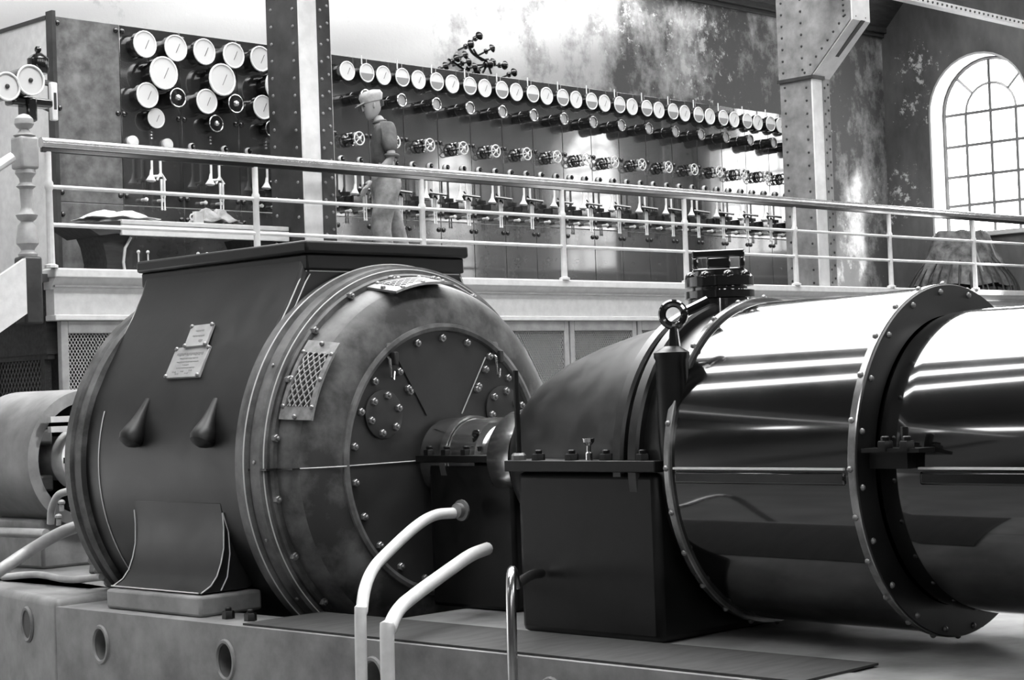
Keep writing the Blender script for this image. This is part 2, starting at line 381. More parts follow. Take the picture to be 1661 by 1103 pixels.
# eaves moulding along the top of the back wall
struct(MB().box(XL, XR, YB-.05, YB, 6.96, 7.02).box(XL, XR, YB-.10, YB, 7.02, 7.10).build('trim_1', M['timber'], bevel=.01))

# ------------------------------------------------------------ the gallery
GX, GY, GZ = 7.75, 12.62, 3.02
struct(MB().box(GX, XR, GY, YB, GZ-.12, GZ).build('floor_gallery', M['grating']))
g = struct(MB().box(GX-.01, XR, GY-.0, GY+.12, 2.70, 2.90).build('trim_2', M['white_paint']))     # fascia board
MB().box(GX-.05, XR, GY-.09, GY+.1, 2.985, 3.06).build('cornice_moulding', M['white_paint'], g, bevel=.012)
MB().prism([Vector((GX-.04, GY-.07, 2.985)), Vector((GX-.04, GY-.0, 2.90)), Vector((GX-.04, GY+.1, 2.90)), Vector((GX-.04, GY+.1, 2.985))], (XR-GX+.04, 0, 0)).build('cornice_moulding', M['white_paint'], g)
MB().box(GX-.03, XR, GY-.05, GY+.1, 2.915, 2.93).build('cornice_moulding', M['grey_paint'], g)
MB().box(GX-.02, XR, GY-.03, GY+.12, 2.655, 2.70).build('architrave_moulding', M['white_paint'], g, bevel=.008)
MB().box(GX, GX+.1, GY+.14, YB, 2.4, 2.98).build('side_fascia', M['timber'], g)  # shaded end of the gallery, its shade put into the dark colour
# lattice screens below the gallery
def lattice(x0, x1, z0, z1, y, s=.030, w=.0055, slope=1.55):
    mb = MB(); H_ = z1-z0; W_ = x1-x0
    for sg in (1, -1):
        n = int((W_+H_/slope)/(s))+1
        for k in range(n):
            xb = x0 - H_/slope + k*s if sg > 0 else x0 + k*s
            # line x = xb + sg*(z-z0)/slope
            za, zb = z0, z1
            xa, xb2 = xb, xb+sg*H_/slope
            lo, hi = (x0, x1)
            def zat(x): return z0 + sg*(x-xb)*slope
            if xa < lo: za = zat(lo); xa = lo
            if xa > hi: za = zat(hi); xa = hi
            if xb2 < lo: zb = zat(lo); xb2 = lo
            if xb2 > hi: zb = zat(hi); xb2 = hi
            if zb-za < .01: continue
            yy = y+(.003 if sg > 0 else -.003)
            n0 = len(mb.v); d = Vector((xb2-xa, 0, zb-za)).normalized(); pr = Vector((-d.z, 0, d.x))*w/2
            A, B = Vector((xa, yy, za)), Vector((xb2, yy, zb)); e = Vector((0, .0025, 0))
            mb.v += [A+pr-e, A-pr-e, B-pr-e, B+pr-e, A+pr+e, A-pr+e, B-pr+e, B+pr+e]
            mb.f += [(n0, n0+1, n0+2, n0+3), (n0+4, n0+7, n0+6, n0+5), (n0, n0+3, n0+7, n0+4), (n0+1, n0+5, n0+6, n0+2)]
    return mb
def screen(x0, x1, label):
    t = thing('wire_screen', label, 'screen', (x0, GY+.04, 0), 'lattice screens under the gallery')
    b = .065; z0, z1 = .02, 2.655
    for (a, c, e, f_) in ((x0, x0+b, z0, z1), (x1-b, x1, z0, z1), (x0+b, x1-b, z1-.1, z1), (x0+b, x1-b, z0, z0+.2)):
        MB().box(a, c, GY+.01, GY+.07, e, f_).build('screen_frame', M['grey_paint'], t, bevel=.006)
    o = lattice(x0+b, x1-b, z0+.2, z1-.1, GY+.04).build('wire_mesh', M['mesh'], t, smooth=10); o['kind'] = 'stuff'
screen(7.80, 8.87, 'white-framed lattice wire screen under the gallery corner, behind the alternator and exciter')
screen(12.60, 13.62, 'white-framed lattice wire screen just right of the alternator, left of two by the turbine dome')
screen(13.64, 14.66, 'white-framed lattice wire screen above the low turbine dome, second right of the alternator')
screen(14.68, 15.70, 'white-framed lattice wire screen mostly hidden behind the eyebolt, third right of the alternator')
mb = MB()
for x0, x1 in ((8.89, 12.58), (15.72, XR)): mb.box(x0, x1, GY+.02, GY+.06, 0, 2.655)
struct(mb.build('wall_gallery_front', M['grey_paint']))
# screens of the gallery's end, seen edge-on, the shade put into their dark colours
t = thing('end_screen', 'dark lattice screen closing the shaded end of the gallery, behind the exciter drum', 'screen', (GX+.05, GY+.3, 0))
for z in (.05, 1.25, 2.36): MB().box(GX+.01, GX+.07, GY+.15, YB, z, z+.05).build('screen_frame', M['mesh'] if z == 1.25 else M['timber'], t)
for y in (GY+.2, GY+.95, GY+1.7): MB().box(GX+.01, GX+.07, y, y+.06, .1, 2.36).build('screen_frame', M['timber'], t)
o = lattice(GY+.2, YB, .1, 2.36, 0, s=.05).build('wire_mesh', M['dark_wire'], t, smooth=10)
for v in o.data.vertices: v.co = Vector((0+ (v.co.y+root_loc(t).y)-0, 0, 0)) + Vector((0, v.co.x+root_loc(t).x-root_loc(t).y, v.co.z))
o['kind'] = 'stuff'
struct(MB().box(GX+.5, GX+.6, GY+.4, YB, 0, 2.9).build('wall_gallery_core', M['timber']))

# guard rail
gr = thing('guard_rail', 'white tubular guard rail with a thick polished top rail along the gallery edge', 'railing', (7.7, 12.55, 3.05))
rp = [(7.62, 12.55, 4.03), (XR-.02, 12.55, 4.03)]
MB().tube(rp, .042, 14).build('handrail', M['hand'], gr)
MB().box(7.62, XR-.02, 12.535, 12.565, 3.955, 3.995).build('rail_flange', M['case'], gr, bevel=.006)
for z in (3.69, 3.395): MB().tube([(7.68, 12.55, z), (XR-.02, 12.55, z)], .017, 8).build('lower_rail', M['white_paint'], gr)
for x in (7.68, 9.68, 11.6, 13.5, 15.42, 17.4, 19.36, 21.32):
    MB().lathe([(0, .055), (.02, .055), (.03, .032), (.6, .027), (.62, .036), (.66, .036), (.68, .026), (.9, .026)], (x, 12.55, 3.06), (0,0,1), 10, capA=True, capB=True).build('post', M['white_paint'], gr)
# stair at the gallery's end
st = thing('newel_post', 'turned newel post with ball finial at the left end of the gallery rail', 'post', (7.48, 12.55, 2.5))
MB().box(7.40, 7.56, 12.47, 12.63, 3.81, 4.06).build('upper_block', M['grey_paint'], st, bevel=.02)
MB().lathe([(0, .07), (.012, .085), (.03, .05), (.06, .035), (.075, .06), (.10, .075), (.14, .07), (.17, .04), (.18, .01)], (7.48, 12.55, 4.06), (0,0,1), 16, capA=True, capB=True).build('ball_finial', M['grey_paint'], st)
MB().lathe([(0, .07), (.02, .075), (.05, .05), (.07, .06), (.10, .085), (.13, .085), (.24, .07), (.27, .045), (.29, .07), (.32, .085), (.35, .05), (.38, .042), (.52, .05), (.54, .075), (.57, .045), (.60, .05), (.64, .08), (.67, .075)], (7.48, 12.55, 3.14), (0,0,1), 16, capA=True, capB=True).build('turned_shaft', M['grey_paint'], st)
MB().box(7.40, 7.56, 12.47, 12.63, 2.62, 3.14).build('lower_block', M['steelwork_dark'], st, bevel=.02)
sa = thing('gallery_stair', 'pale stair flight with deep stringer climbing to the newel post at far left', 'stairs', (6.5, 12.6, 0))
d = Vector((-1, 0, -.62))
for y in (12.44, 13.38):
    A = Vector((7.395, y, 3.12)); MB().prism([A, A+Vector((0, 0, -.42)), A+Vector((0, 0, -.42))+d*4.1, A+d*4.1], (0, .05, 0)).build('stringer', M['white_paint'], sa)
for k in range(14):
    x = 7.40-.27*(k+1); z = 3.02-.165*(k+1)
    MB().box(x-.03, x+.27, 12.49, 13.38, z-.03, z).build('tread', M['grating'], sa)
MB().tube([(7.37, 12.55, 3.90), (7.0, 12.55, 3.66), (3.6, 12.55, 1.55)], .04, 10).build('stair_handrail', M['white_paint'], sa)
for x in (5.8, 4.2): MB().cyl((x, 12.5, 3.12-.62*(7.4-x)-.1), (x, 12.55, 3.93-.62*(7.4-x)), .02, n=8).build('baluster', M['white_paint'], sa)
struct(MB().box(7.42, GX, 12.64, YB, 2.96, 3.02).build('floor_landing', M['grating']))

# ------------------------------------------------------------ riveted crane columns
def column(x, label):
    t = thing('steel_column', label, 'column', (x, 12.75, GZ))
    w, dp = .36, .44; y0, y1 = 12.75, 13.2; zk = 5.66 if x < 15 else 5.56
    MB().box(x, x+w*.55, y0-.02, y0, 0.05, zk).build('front_flange', M['steelwork_light'], t)
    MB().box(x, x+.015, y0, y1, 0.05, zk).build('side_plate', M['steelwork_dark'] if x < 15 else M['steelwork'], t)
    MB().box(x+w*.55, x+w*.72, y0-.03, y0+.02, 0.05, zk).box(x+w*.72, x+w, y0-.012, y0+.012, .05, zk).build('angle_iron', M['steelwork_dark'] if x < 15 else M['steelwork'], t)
    MB().box(x+.015, x+w, y1-.015, y1, .05, zk).box(x+w-.015, x+w, y0+.01, y1-.015, .05, zk).build('back_plate', M['steelwork'], t)
    # head that spreads forward to carry the crane girder
    f1 = 12.15
    side = lambda xx: [Vector((xx, y1, zk)), Vector((xx, y0, zk)), Vector((xx, f1, 6.15)), Vector((xx, f1, 6.7)), Vector((xx, y1, 6.7))]
    MB().prism(side(x-.02), (.03, 0, 0)).build('bracket_web', M['steelwork_dark'] if x < 15 else M['steelwork'], t)
    MB().prism([Vector((x, y0-.02, zk)), Vector((x, y0+.02, zk)), Vector((x, f1+.02, 6.15)), Vector((x, f1-.02, 6.15))], (w, 0, 0)).box(x, x+w, f1-.02, f1+.02, 6.15, 6.7).build('bracket_flange', M['steelwork_light'], t)
    MB().prism([Vector((x+w*.45, y0-.04, zk+.03)), Vector((x+w*.45, y0-.0, zk+.03)), Vector((x+w*.45, f1+.0, 6.15)), Vector((x+w*.45, f1-.04, 6.15))], (w*.2, 0, 0)).build('stiffener', M['steelwork_dark'], t)
    MB().box(x-.03, x+w*.6, y0-.05, y1+.02, zk-.02, zk+.02).build('collar_plate', M['steelwork_dark'], t)
    rv = MB()
    def riv(p, d): rv.lathe([(0, .016), (.008, .013), (.012, .005)], p, d, 7, capB=True)
    z = GZ+.1
    k = 0
    while z < zk-.05:
        riv((x, y0+.07, z), (-1, 0, 0)); riv((x, y1-.07, z+.04), (-1, 0, 0)); riv((x+w*.64, y0-.03, z), (0, -1, 0)); riv((x+w*.9, y0-.012, z+.05), (0, -1, 0)); z += .155; k += 1
    for j in range(8):
        q = j/7; riv((x-.02, y0+(f1-y0)*q+.07, zk+.06+(6.15-zk)*q), (-1, 0, 0)); riv((x+w*.75, y0+(f1-y0)*q-.01, zk+.04+(6.15-zk)*q), (0, -.7, -.7))
        riv((x+w*.2, y0+(f1-y0)*q-.01, zk+.04+(6.15-zk)*q), (0, -.7, -.7)); riv((x-.02, y1-.07, zk+.1+j*.14), (-1, 0, 0)); riv((x-.02, y0+.1+j*.0, zk+.1+j*.14), (-1, 0, 0)); riv((x-.02, f1+.09, 6.2+j*.065), (-1,0,0))
    o = rv.build('rivets', M['bolt'] if x < 15 else M['steelwork_dark'], t); o['kind'] = 'stuff'
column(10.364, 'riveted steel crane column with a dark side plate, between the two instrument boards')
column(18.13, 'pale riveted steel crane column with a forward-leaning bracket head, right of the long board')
gd = thing('crane_girder', 'dark riveted crane girder carried on the brackets of the columns at top', 'girder', (18, 12.4, 6.7))
MB().box(XL+.5, XR-.05, 12.2, 12.55, 6.70, 6.76).box(XL+.5, XR-.05, 12.35, 12.38, 6.76, 7.5).build('web', M['steelwork_dark'], gd)
tb = thing('tie_beam', 'pale riveted tie beam crossing the top right corner of the hall', 'beam', (20, 10, 5.8))
zt = (pY(1500, 5, 10).z+pY(1655, 38, 10).z)/2
MB().box(XL+.5, XR-.02, 9.95, 10.05, zt-.03, zt+.03).build('bottom_angle', M['steelwork_light'], tb)
MB().box(XL+.5, XR-.02, 9.985, 10.0, zt+.03, zt+.5).build('web', M['steelwork_dark'], tb)
rv = MB(); x = 15.5
while x < 20: rv.lathe([(0, .015), (.01, .01), (.012, .004)], (x, 9.95, zt), (0, -1, 0), 6, capB=True); x += .09
rv.build('rivets', M['steelwork_dark'], tb)['kind'] = 'stuff'

# ------------------------------------------------------------ switchboards
YP = 13.9; ZT = 5.345; ZS = 3.748; PW = .4735
def meter(parent, c, R, depth, back, dark_half=False, small=False, face=None):
    # round instrument: dark case standing off the slate, light rim, white dial, pointer
    x, z = c; y1 = back; y0 = back-depth
    cs = MB().lathe([(0, R*.86), (depth*.55, R*.9), (depth*.6, R*1.02), (depth, R*1.02), (depth, R*.93), (depth-.008, R*.93)], (x, y1, z), (0, -1, 0), 22, capA=True).build('meter', M['case'], parent)
    MB().lathe([(0, R*.88), (.008, R*.86), (.011, 0.001)] if small else [(0, R*.95), (.006, R*.94), (.007, .001)], (x, y0+.006, z), (0, -1, 0), 22).build('dial', M['dial'] if not small else M['case'], cs)
    MB().ring((x, y0, z), (0, 1, 0), R*.97, R*.07, 22, 6).build('bezel', M['brass'] if small else M['white_paint'], cs)
    if dark_half:
        pts = [Vector((x+R*.9*math.cos(a), y0-.003, z-R*.05+R*.8*math.sin(a))) for a in [PI+PI*k/10 for k in range(11)]]
        MB().prism(pts, (0, .004, 0)).build('scale_sector', M['dial_grey'], cs)
    elif not small:
        MB().tube([(x, y0-.004, z-R*.35), (x+R*.35, y0-.004, z+R*.35)], .0025, 4).build('pointer', M['ink'], cs)
    else:
        MB().ball((x, y0-.002, z), R*.35, 8).build('hub', M['steel'], cs)
    return cs
def relay(parent, x, z, R=.062, L=.30):
    prof = [(0, R*.8), (.02, R*.85), (.03, R), (.11, R), (.115, R*1.06), (.13, R*1.06), (.135, R), (L-.06, R), (L-.05, R*1.1), (L, R*1.1), (L, R*.85), (L-.01, R*.85)]
    c = MB().lathe(prof, (x, YP, z), (0, -1, 0), 20, capA=True).build('relay', M['case'], parent)
    MB().lathe([(0, R*.86), (.002, .001)], (x, YP-L+.009, z), (0, -1, 0), 16).build('lens', M['grey_paint'], c)
    MB().ring((x, YP-L, z), (0, 1, 0), R*.98, .007, 20, 6).build('bezel', M['brass'], c)
    return c
def handwheel(parent, x, z, R=.064):
    c = MB().ring((x, YP-.16, z), (0, 1, 0), R, .0065, 20, 6)
    for k in range(4):
        a = PI/4+k*PI/2; c.tube([(x, YP-.16, z), (x+R*math.cos(a), YP-.16, z+R*math.sin(a))], .006, 5)
    c.ball((x, YP-.165, z), .02, 8)
    w = c.build('handwheel', M['white_paint'], parent)
    MB().cyl((x, YP, z), (x, YP-.15, z), .016, n=8).build('spindle', M['steel'], w)
    MB().lathe([(0, .07), (.015, .07), (.03, .05), (.03, .0)], (x-.01, YP, z), (0, -1, 0), 16, capA=True).ring((x-.01, YP-.06, z), (0,1,0), .062, .008, 16, 5).build('contact_dial', M['case'], w)
    for s_ in (-1, 1): MB().ball((x, YP-.1, z+s_*.045), .024, 8).build('contact_pad', M['grey_paint'], w)
def lamp(parent, x, z):
    c = MB().lathe([(0, .036), (.02, .034), (.03, .028)], (x, YP, z), (0, -1, 0), 12, capA=True).build('indicator_lamp', M['white_paint'], parent)
    MB().ball((x, YP-.035, z-.004), .018, 8).build('lamp_glass', M['case'], c)
def switch(parent, x, arm=True):
    s = MB().tube([(x-.05, YP-.14, 4.20), (x-.052, YP-.14, 4.03)], .011, 8).lathe([(0, .012), (.05, .018), (.08, .034), (.10, .046), (.11, .03)], (x-.055, YP-.14, 4.06), (-.1, 0, -1), 12, capB=True).build('oil_switch', M['white_paint'], parent)
    MB().tube([(x+.04, YP-.14, 4.22), (x+.04, YP-.14, 4.0)], .012, 8).build('rod', M['white_paint'], s)
    if arm:
        MB().box(x-.08, x+.02, YP-.13, YP, 3.83, 3.95).build('switch_box', M['case'], s, bevel=.008)
        MB().box(x-.01, x+.07, YP-.17, YP-.09, 3.97, 4.01).tube([(x-.02, YP-.15, 4.02), (x+.08, YP-.30, 3.985)], .014, 6).tube([(x+.02, YP-.12, 4.06), (x+.04, YP-.2, 3.95)], .008, 5).build('lever', M['case'], s)
    else:
        MB().tube([(x-.05, YP-.14, 4.0), (x+.05, YP-.14, 4.01)], .012, 6).tube([(x+.0, YP-.14, 3.97), (x+.04, YP-.14, 4.04), (x+.09, YP-.14, 3.97)], .012, 6).build('lever', M['white_paint'], s)
    for dx in (.045, .075): MB().lathe([(0, .012), (.16, .011), (.17, .007), (.26, .007), (.27, .011), (.28, .008)], (x+dx, YP-.14, 3.98), (0, 0, -1), 8, capA=True, capB=True).build('contact_rod', M['white_paint'], s)
    for dx in (-.07, .1): MB().lathe([(0, .014), (.05, .014), (.07, .02), (.085, .012)], (x+dx, YP, 3.80), (0, -1, 0), 10, capA=True, capB=True).build('terminal', M['white_paint'], s)
def seam_bolts(parent, x0, x1, zs, mesh):
    for z in zs:
        for x in (x0+.033, x1-.033): inst('cap_nut', mesh, parent, (x, YP-.0, z), (0, -1, 0))

def feeder_panel():
    t = thing('switchboard_panel', 'x', 'switchboard', (0, YP, GZ))
    MB().box(.002, PW-.002, YP, YP+.04, ZS+.003, ZT).build('slate_slab', M['slate'], t, bevel=.004)
    MB().box(.002, PW-.002, YP, YP+.04, GZ+.0, ZS-.003).build('lower_slab', M['slate_low'], t, bevel=.004)
    meter(t, (.119, 5.172), .094, .12, YP)
    b = meter(t, (.356, 5.172), .092, .14, YP, dark_half=True)
    MB().box(.352, .360, YP-.07, YP-.06, 5.26, 5.36).build('suspension_rod', M['white_paint'], b)
    relay(t, .19, 4.905); handwheel(t, .21, 4.508)
    lamp(t, .10, 4.315); lamp(t, .34, 4.315); switch(t, .21)
    seam_bolts(t, 0, PW, (4.568, 3.829, 3.662, 3.06), DOMEB)
    return t
ORD = ['first', 'second', 'third', 'fourth', 'fifth', 'sixth', 'seventh', 'eighth', 'ninth', 'tenth', 'eleventh', 'twelfth', 'thirteenth', 'fourteenth', 'fifteenth', 'sixteenth', 'seventeenth']
X0 = 12.633-2*PW
proto = feeder_panel()
for k in range(17):
    o = proto if k == 0 else copy_tree(proto)
    o.location = (X0+k*PW, YP, GZ)
    o['label'] = ['polished slate switchboard panel against the first column, first of the long board',
        'polished slate switchboard panel right behind the man, second of the long board'][k] if k < 2 else (
        'polished slate switchboard panel with two meters, %s from the left on the long board' % ORD[k] if k < 16 else
        'polished slate switchboard panel hidden mostly by the pale column, last on the long board')
    o['group'] = 'feeder panels of the long switchboard'
eb = tag(MB().box(X0-.05, X0-.005, YP-.03, YP+.06, GZ, ZT+.02).build('board_edge_strip', M['white_paint']), 'white vertical edging strip at the left end of the long switchboard', 'strip')

def panel_left(i, x0, x1, label):
    t = thing('switchboard_panel', label, 'switchboard', (x0, YP, GZ), 'panels of the left switchboard')
    plain = i == 0
    MB().box(x0+.002, x1-.002, YP, YP+.04, ZS+.003, ZT+.01).build('slate_slab', M['slate_old'] if plain else M['slate'], t, bevel=.004)
    MB().box(x0+.002, x1-.002, YP, YP+.04, GZ, ZS-.003).build('lower_slab', M['slate_old'] if plain else M['slate_low'], t, bevel=.004)
    seam_bolts(t, x0, x1, (5.3, 4.56, 3.83, 3.64, 3.06), DOMEB)
    if plain: return
    dx = x0-9.258
    meter(t, (9.43+dx, 5.175), .118, .15, YP); meter(t, (9.76+dx, 5.175), .118, .15, YP)
    meter(t, (9.60+dx, 4.93), .145, .18, YP)
    meter(t, (9.44+dx, 4.72), .112, .15, YP); meter(t, (9.73+dx, 4.716), .085, .2, YP, small=True)
    if i == 1: meter(t, (9.56+dx, 4.53), .088, .1, YP)
    else: meter(t, (9.56+dx, 4.53), .078, .12, YP, small=True)
    if i == 1:
        for x in (9.36, 9.73): MB().lathe([(0, .055), (.03, .055), (.04, .045), (.042, .001)], (x+dx, YP, 4.315), (0, -1, 0), 14, capA=True).build('indicator_lamp', M['white_paint'], t)
    else: lamp(t, 9.36+dx, 4.315); lamp(t, 9.73+dx, 4.315)
    for z in (4.42, 4.39, 4.36): MB().ball((9.57+dx, YP-.01, z), .012, 6).build('terminal_stud', M['brass'], t)
    switch(t, 9.52+dx, arm=(i == 3))
    for x in (9.36, 9.46): MB().ball((x+dx, YP-.05, 3.33), .018, 6).tube([(x+dx, YP-.05, 3.33), (x+dx, YP-.05, 3.2)], .008, 5).build('knife_switch', M['white_paint'], t)
panel_left(0, 8.60, 9.258, 'plain blotched slate panel without instruments at the left end of the board')
panel_left(1, 9.258, 9.902, 'instrument panel of white meters next to the plain blotched slate panel')
panel_left(2, 9.902, 10.546, 'middle instrument panel of white meters above the mug on the desk')
panel_left(3, 10.546, 11.19, 'instrument panel of white meters half hidden by the dark riveted column')
o = tag(MB().box(8.56, 8.597, YP-.04, YP+.06, GZ, ZT+.05).build('board_edge_angle', M['steelwork_dark']), 'dark vertical angle iron edging the left end of the switchboard', 'strip')
t = thing('side_screen', 'white-painted screen closing the left end of the switchboard, behind the big gauge bracket', 'screen', (8.58, 14.5, GZ))
MB().box(8.565, 8.585, YP+.062, YB-.01, GZ, 5.33).build('screen_sheet', M['white_paint'], t)
MB().box(8.555, 8.59, YP+.062, YB-.01, 5.33, 5.365).build('top_angle', M['steelwork_dark'], t)
# synchronising gauges on a bracket
t = thing('gauge_bracket', 'cluster of big round synchronising gauges on a bracket above the newel post', 'gauge', (8.3, 13.2, 4.6))
for (px, py, R) in ((50, 130, .12), (12, 140, .11)):
    c = pY(px, py, 13.2)
    g_ = MB().lathe([(0, R*.7), (.02, R*.95), (.17, R*.95), (.18, R*1.05), (.22, R*1.05), (.22, R*.95), (.21, R*.95)], (c.x, 13.42, c.z), (0, -1, 0), 24, capA=True).build('gauge', M['case'], t)
    MB().lathe([(0, R*.96), (.003, .001)], (c.x, 13.212, c.z), (0, -1, 0), 24).build('dial', M['dial'], g_)
    MB().ring((c.x, 13.2, c.z), (0, 1, 0), R, .009, 24, 6).build('bezel', M['white_paint'], g_)
    MB().ball((c.x, 13.2, c.z), .02, 8).build('hub', M['ink'], g_)
c = pY(62, 100, 13.35)
MB().lathe([(0, .07), (.03, .09), (.12, .09), (.15, .06), (.17, .03)], (c.x, 13.35, c.z-.1), (0, 0, 1), 16, capA=True, capB=True).ball((c.x, 13.35, c.z+.1), .03, 8).build('bell_housing', M['case'], t)
c2 = pY(50, 165, 13.35)
MB().box(c2.x-.16, c2.x+.22, 13.36, 13.5, c2.z-.03, c2.z+.04).box(c2.x-.04, c2.x+.06, 13.34, 13.5, c2.z-.16, c2.z+.04).build('bracket_block', M['case'], t, bevel=.02)
MB().tube([(c2.x+.15, 13.45, c2.z), (8.53, 13.8, c2.z+.02)], .03, 8).tube([(c2.x+.1, 13.45, c2.z+.2), (8.53, 13.8, c2.z+.25)], .025, 8).build('bracket_arm', M['steel'], t)
c3 = pY(86, 165, 13.5)
MB().box(c3.x-.03, c3.x+.03, 13.47, 13.52, c3.z-.16, c3.z+.16).build('link', M['white_paint'], t, bevel=.01)
MB().box(c3.x-.01, c3.x+.01, 13.46, 13.48, c3.z-.07, c3.z+.07).build('link_slot', M['ink'], t)

# insulators on the wall above the board
t = thing('insulator_rack', 'dark cluster of mushroom insulators and cables on the wall above the long board', 'insulator', (14.8, YB, 5.8))
INS = [(725,106),(743,93),(765,71),(762,100),(772,108),(801,77),(797,104),(802,100),(820,106),(835,117),(776,113),(779,57),(757,88)]
for (px, py) in INS:
    a = pY(px, py, 14.86); b = a+Vector((random.uniform(-.06, .06), .225, random.uniform(-.08, .04)))
    dd = (a-b).normalized()
    MB().lathe([(0, .012), (.19, .010), (.20, .02), (.215, .052), (.235, .038), (.25, .015), (.255, .0)], b, dd, 12, capA=True).build('insulator', M['case'], t)
    MB().lathe([(0, .034), (.02, .03), (.03, .015)], b+dd*.12, dd, 10).build('insulator_skirt', M['case'], t)
for P in ([(727,96),(738,103),(754,114)], [(758,72),(765,85),(778,95),(790,100),(797,120)], [(760,75),(768,88),(782,98),(792,96)], [(768,80),(775,92),(785,97)], [(785,96),(790,105),(783,118)]):
    MB().tube([pY(a, b, 14.97) for a, b in P], .014, 6).build('cable', M['case'], t)

# ------------------------------------------------------------ desk, papers, mug
t = thing('control_desk', 'long low white desk on dark curved brackets in front of the left board', 'desk', (9.5, 13.2, GZ))
xa, xb = 8.60, 10.35
MB().box(xa, xb, 12.95, 13.5, 3.47, 3.51).build('desk_top', M['white_paint'], t, bevel=.006)
MB().box(xa, xb, 12.95, 12.99, 3.38, 3.465).build('apron', M['white_paint'], t, bevel=.004)
MB().prism([Vector((8.22, 12.97, 3.47)), Vector((8.60, 12.97, 3.50)), Vector((8.60, 12.97, 3.40)), Vector((8.40, 12.97, 3.37))], (0, .5, 0)).build('drop_flap', M['timber'], t)
for x in (8.42, 9.95):
    P = [(0, 3.40), (.30, 3.40), (.30, 3.36), (.24, 3.28), (.22, 3.16), (.24, 3.02), (.06, 3.02), (.08, 3.16), (.05, 3.30)]
    MB().prism([Vector((x+a, 13.03, z)) for a, z in P], (0, .35, 0)).build('curved_bracket', M['timber'], t)
    MB().tube([Vector((x+a, 13.02, z)) for a, z in ((.31, 3.37), (.25, 3.28), (.23, 3.16), (.25, 3.03))], .012, 6).build('bracket_edge', M['white_paint'], t)
def crumple(x0, x1, y0, y1, z, h, name, label, cat, m, seed):
    rnd = random.Random(seed); n = 14; k = 7; mb = MB()
    for j in range(k+1):
        for i in range(n+1):
            u, v = i/n, j/k
            hh = h*(.25+.75*abs(math.sin(u*7+seed+v*2)))*math.sin(PI*min(max(v, .08), .92))*(.5+.5*math.sin(u*PI)) + .006
            mb.v.append(Vector((x0+(x1-x0)*u+rnd.uniform(-.01, .01), y0+(y1-y0)*v+rnd.uniform(-.012, .012), z+hh)))
    for j in range(k):
        for i in range(n): a = j*(n+1)+i; mb.f.append((a, a+1, a+n+2, a+n+1))
    return tag(mb.build(name, m, smooth=80, solid=.008), label, cat)
crumple(8.42, 9.02, 13.0, 13.42, 3.515, .10, 'open_papers', 'crumpled white papers lying on the left end of the control desk', 'papers', M['cloth'], 2)
crumple(9.52, 9.92, 13.05, 13.4, 3.515, .17, 'crumpled_cloth', 'crumpled grey cloth heaped on the desk beside the white mug', 'cloth', M['trousers'], 5)
t = thing('mug', 'small white mug on the control desk beside the crumpled cloth', 'mug', (9.42, 13.02, 3.51))
MB().lathe([(0, .045), (.10, .05), (.10, .043), (.01, .04)], (9.42, 13.02, 3.512), (0,0,1), 16, capA=True, capB=True).build('mug_body', M['white_paint'], t)
MB().ring((9.36, 13.02, 3.565), (0, 1, 0), .025, .007, 12, 6).build('mug_handle', M['white_paint'], t)

# ------------------------------------------------------------ covered heap by the window
t = thing('covered_heap', 'dark canvas-covered heap with bent ribs and ropes on the gallery below the arched window', 'heap', (22.2, 13.5, GZ))
mb = MB(); cx, cy = 22.33, 13.34; n, m_ = 40, 14
for j in range(m_+1):
    v = j/m_
    for i in range(n):
        a = 2*PI*i/n; fold = 1+.07*math.sin(a*11+v*3)*v+.04*math.sin(a*5)
        rx = (.42+.40*v**1.3)*.95*fold; ry = (.38+.36*v**1.3)*.85*fold
        mb.v.append(Vector((cx+rx*math.cos(a), cy+ry*math.sin(a), GZ+.74*(1-v**1.25)+.14+.02*math.sin(a*7+j))))
for j in range(m_):
    for i in range(n): mb.f.append((j*n+i, j*n+(i+1) % n, (j+1)*n+(i+1) % n, (j+1)*n+i))
mb.f.append(tuple(range(n)))
mb.build('canvas', M['tarp'], t, smooth=80)
for i in range(30):
    a = PI*.85+2*PI*i/30
    P = []
    for q in range(7):
        v = q/6; P.append(Vector((cx+(.53+.37*math.sin(v*PI/2))*.98*math.cos(a), cy+(.49+.30*math.sin(v*PI/2))*.9*math.sin(a), GZ+.50*(1-v)+.015)))
    MB().tube(P, .012, 5).build('rib', M['timber'], t)
for a0, a1 in (((1578, 392), (1604, 470)), ((1606, 392), (1636, 470))):
    A = pY(a0[0], a0[1], 12.95); B = pY(a1[0], a1[1], 12.8); MB().tube([A, B], .012, 6).build('rope', M['grey_paint'], t)

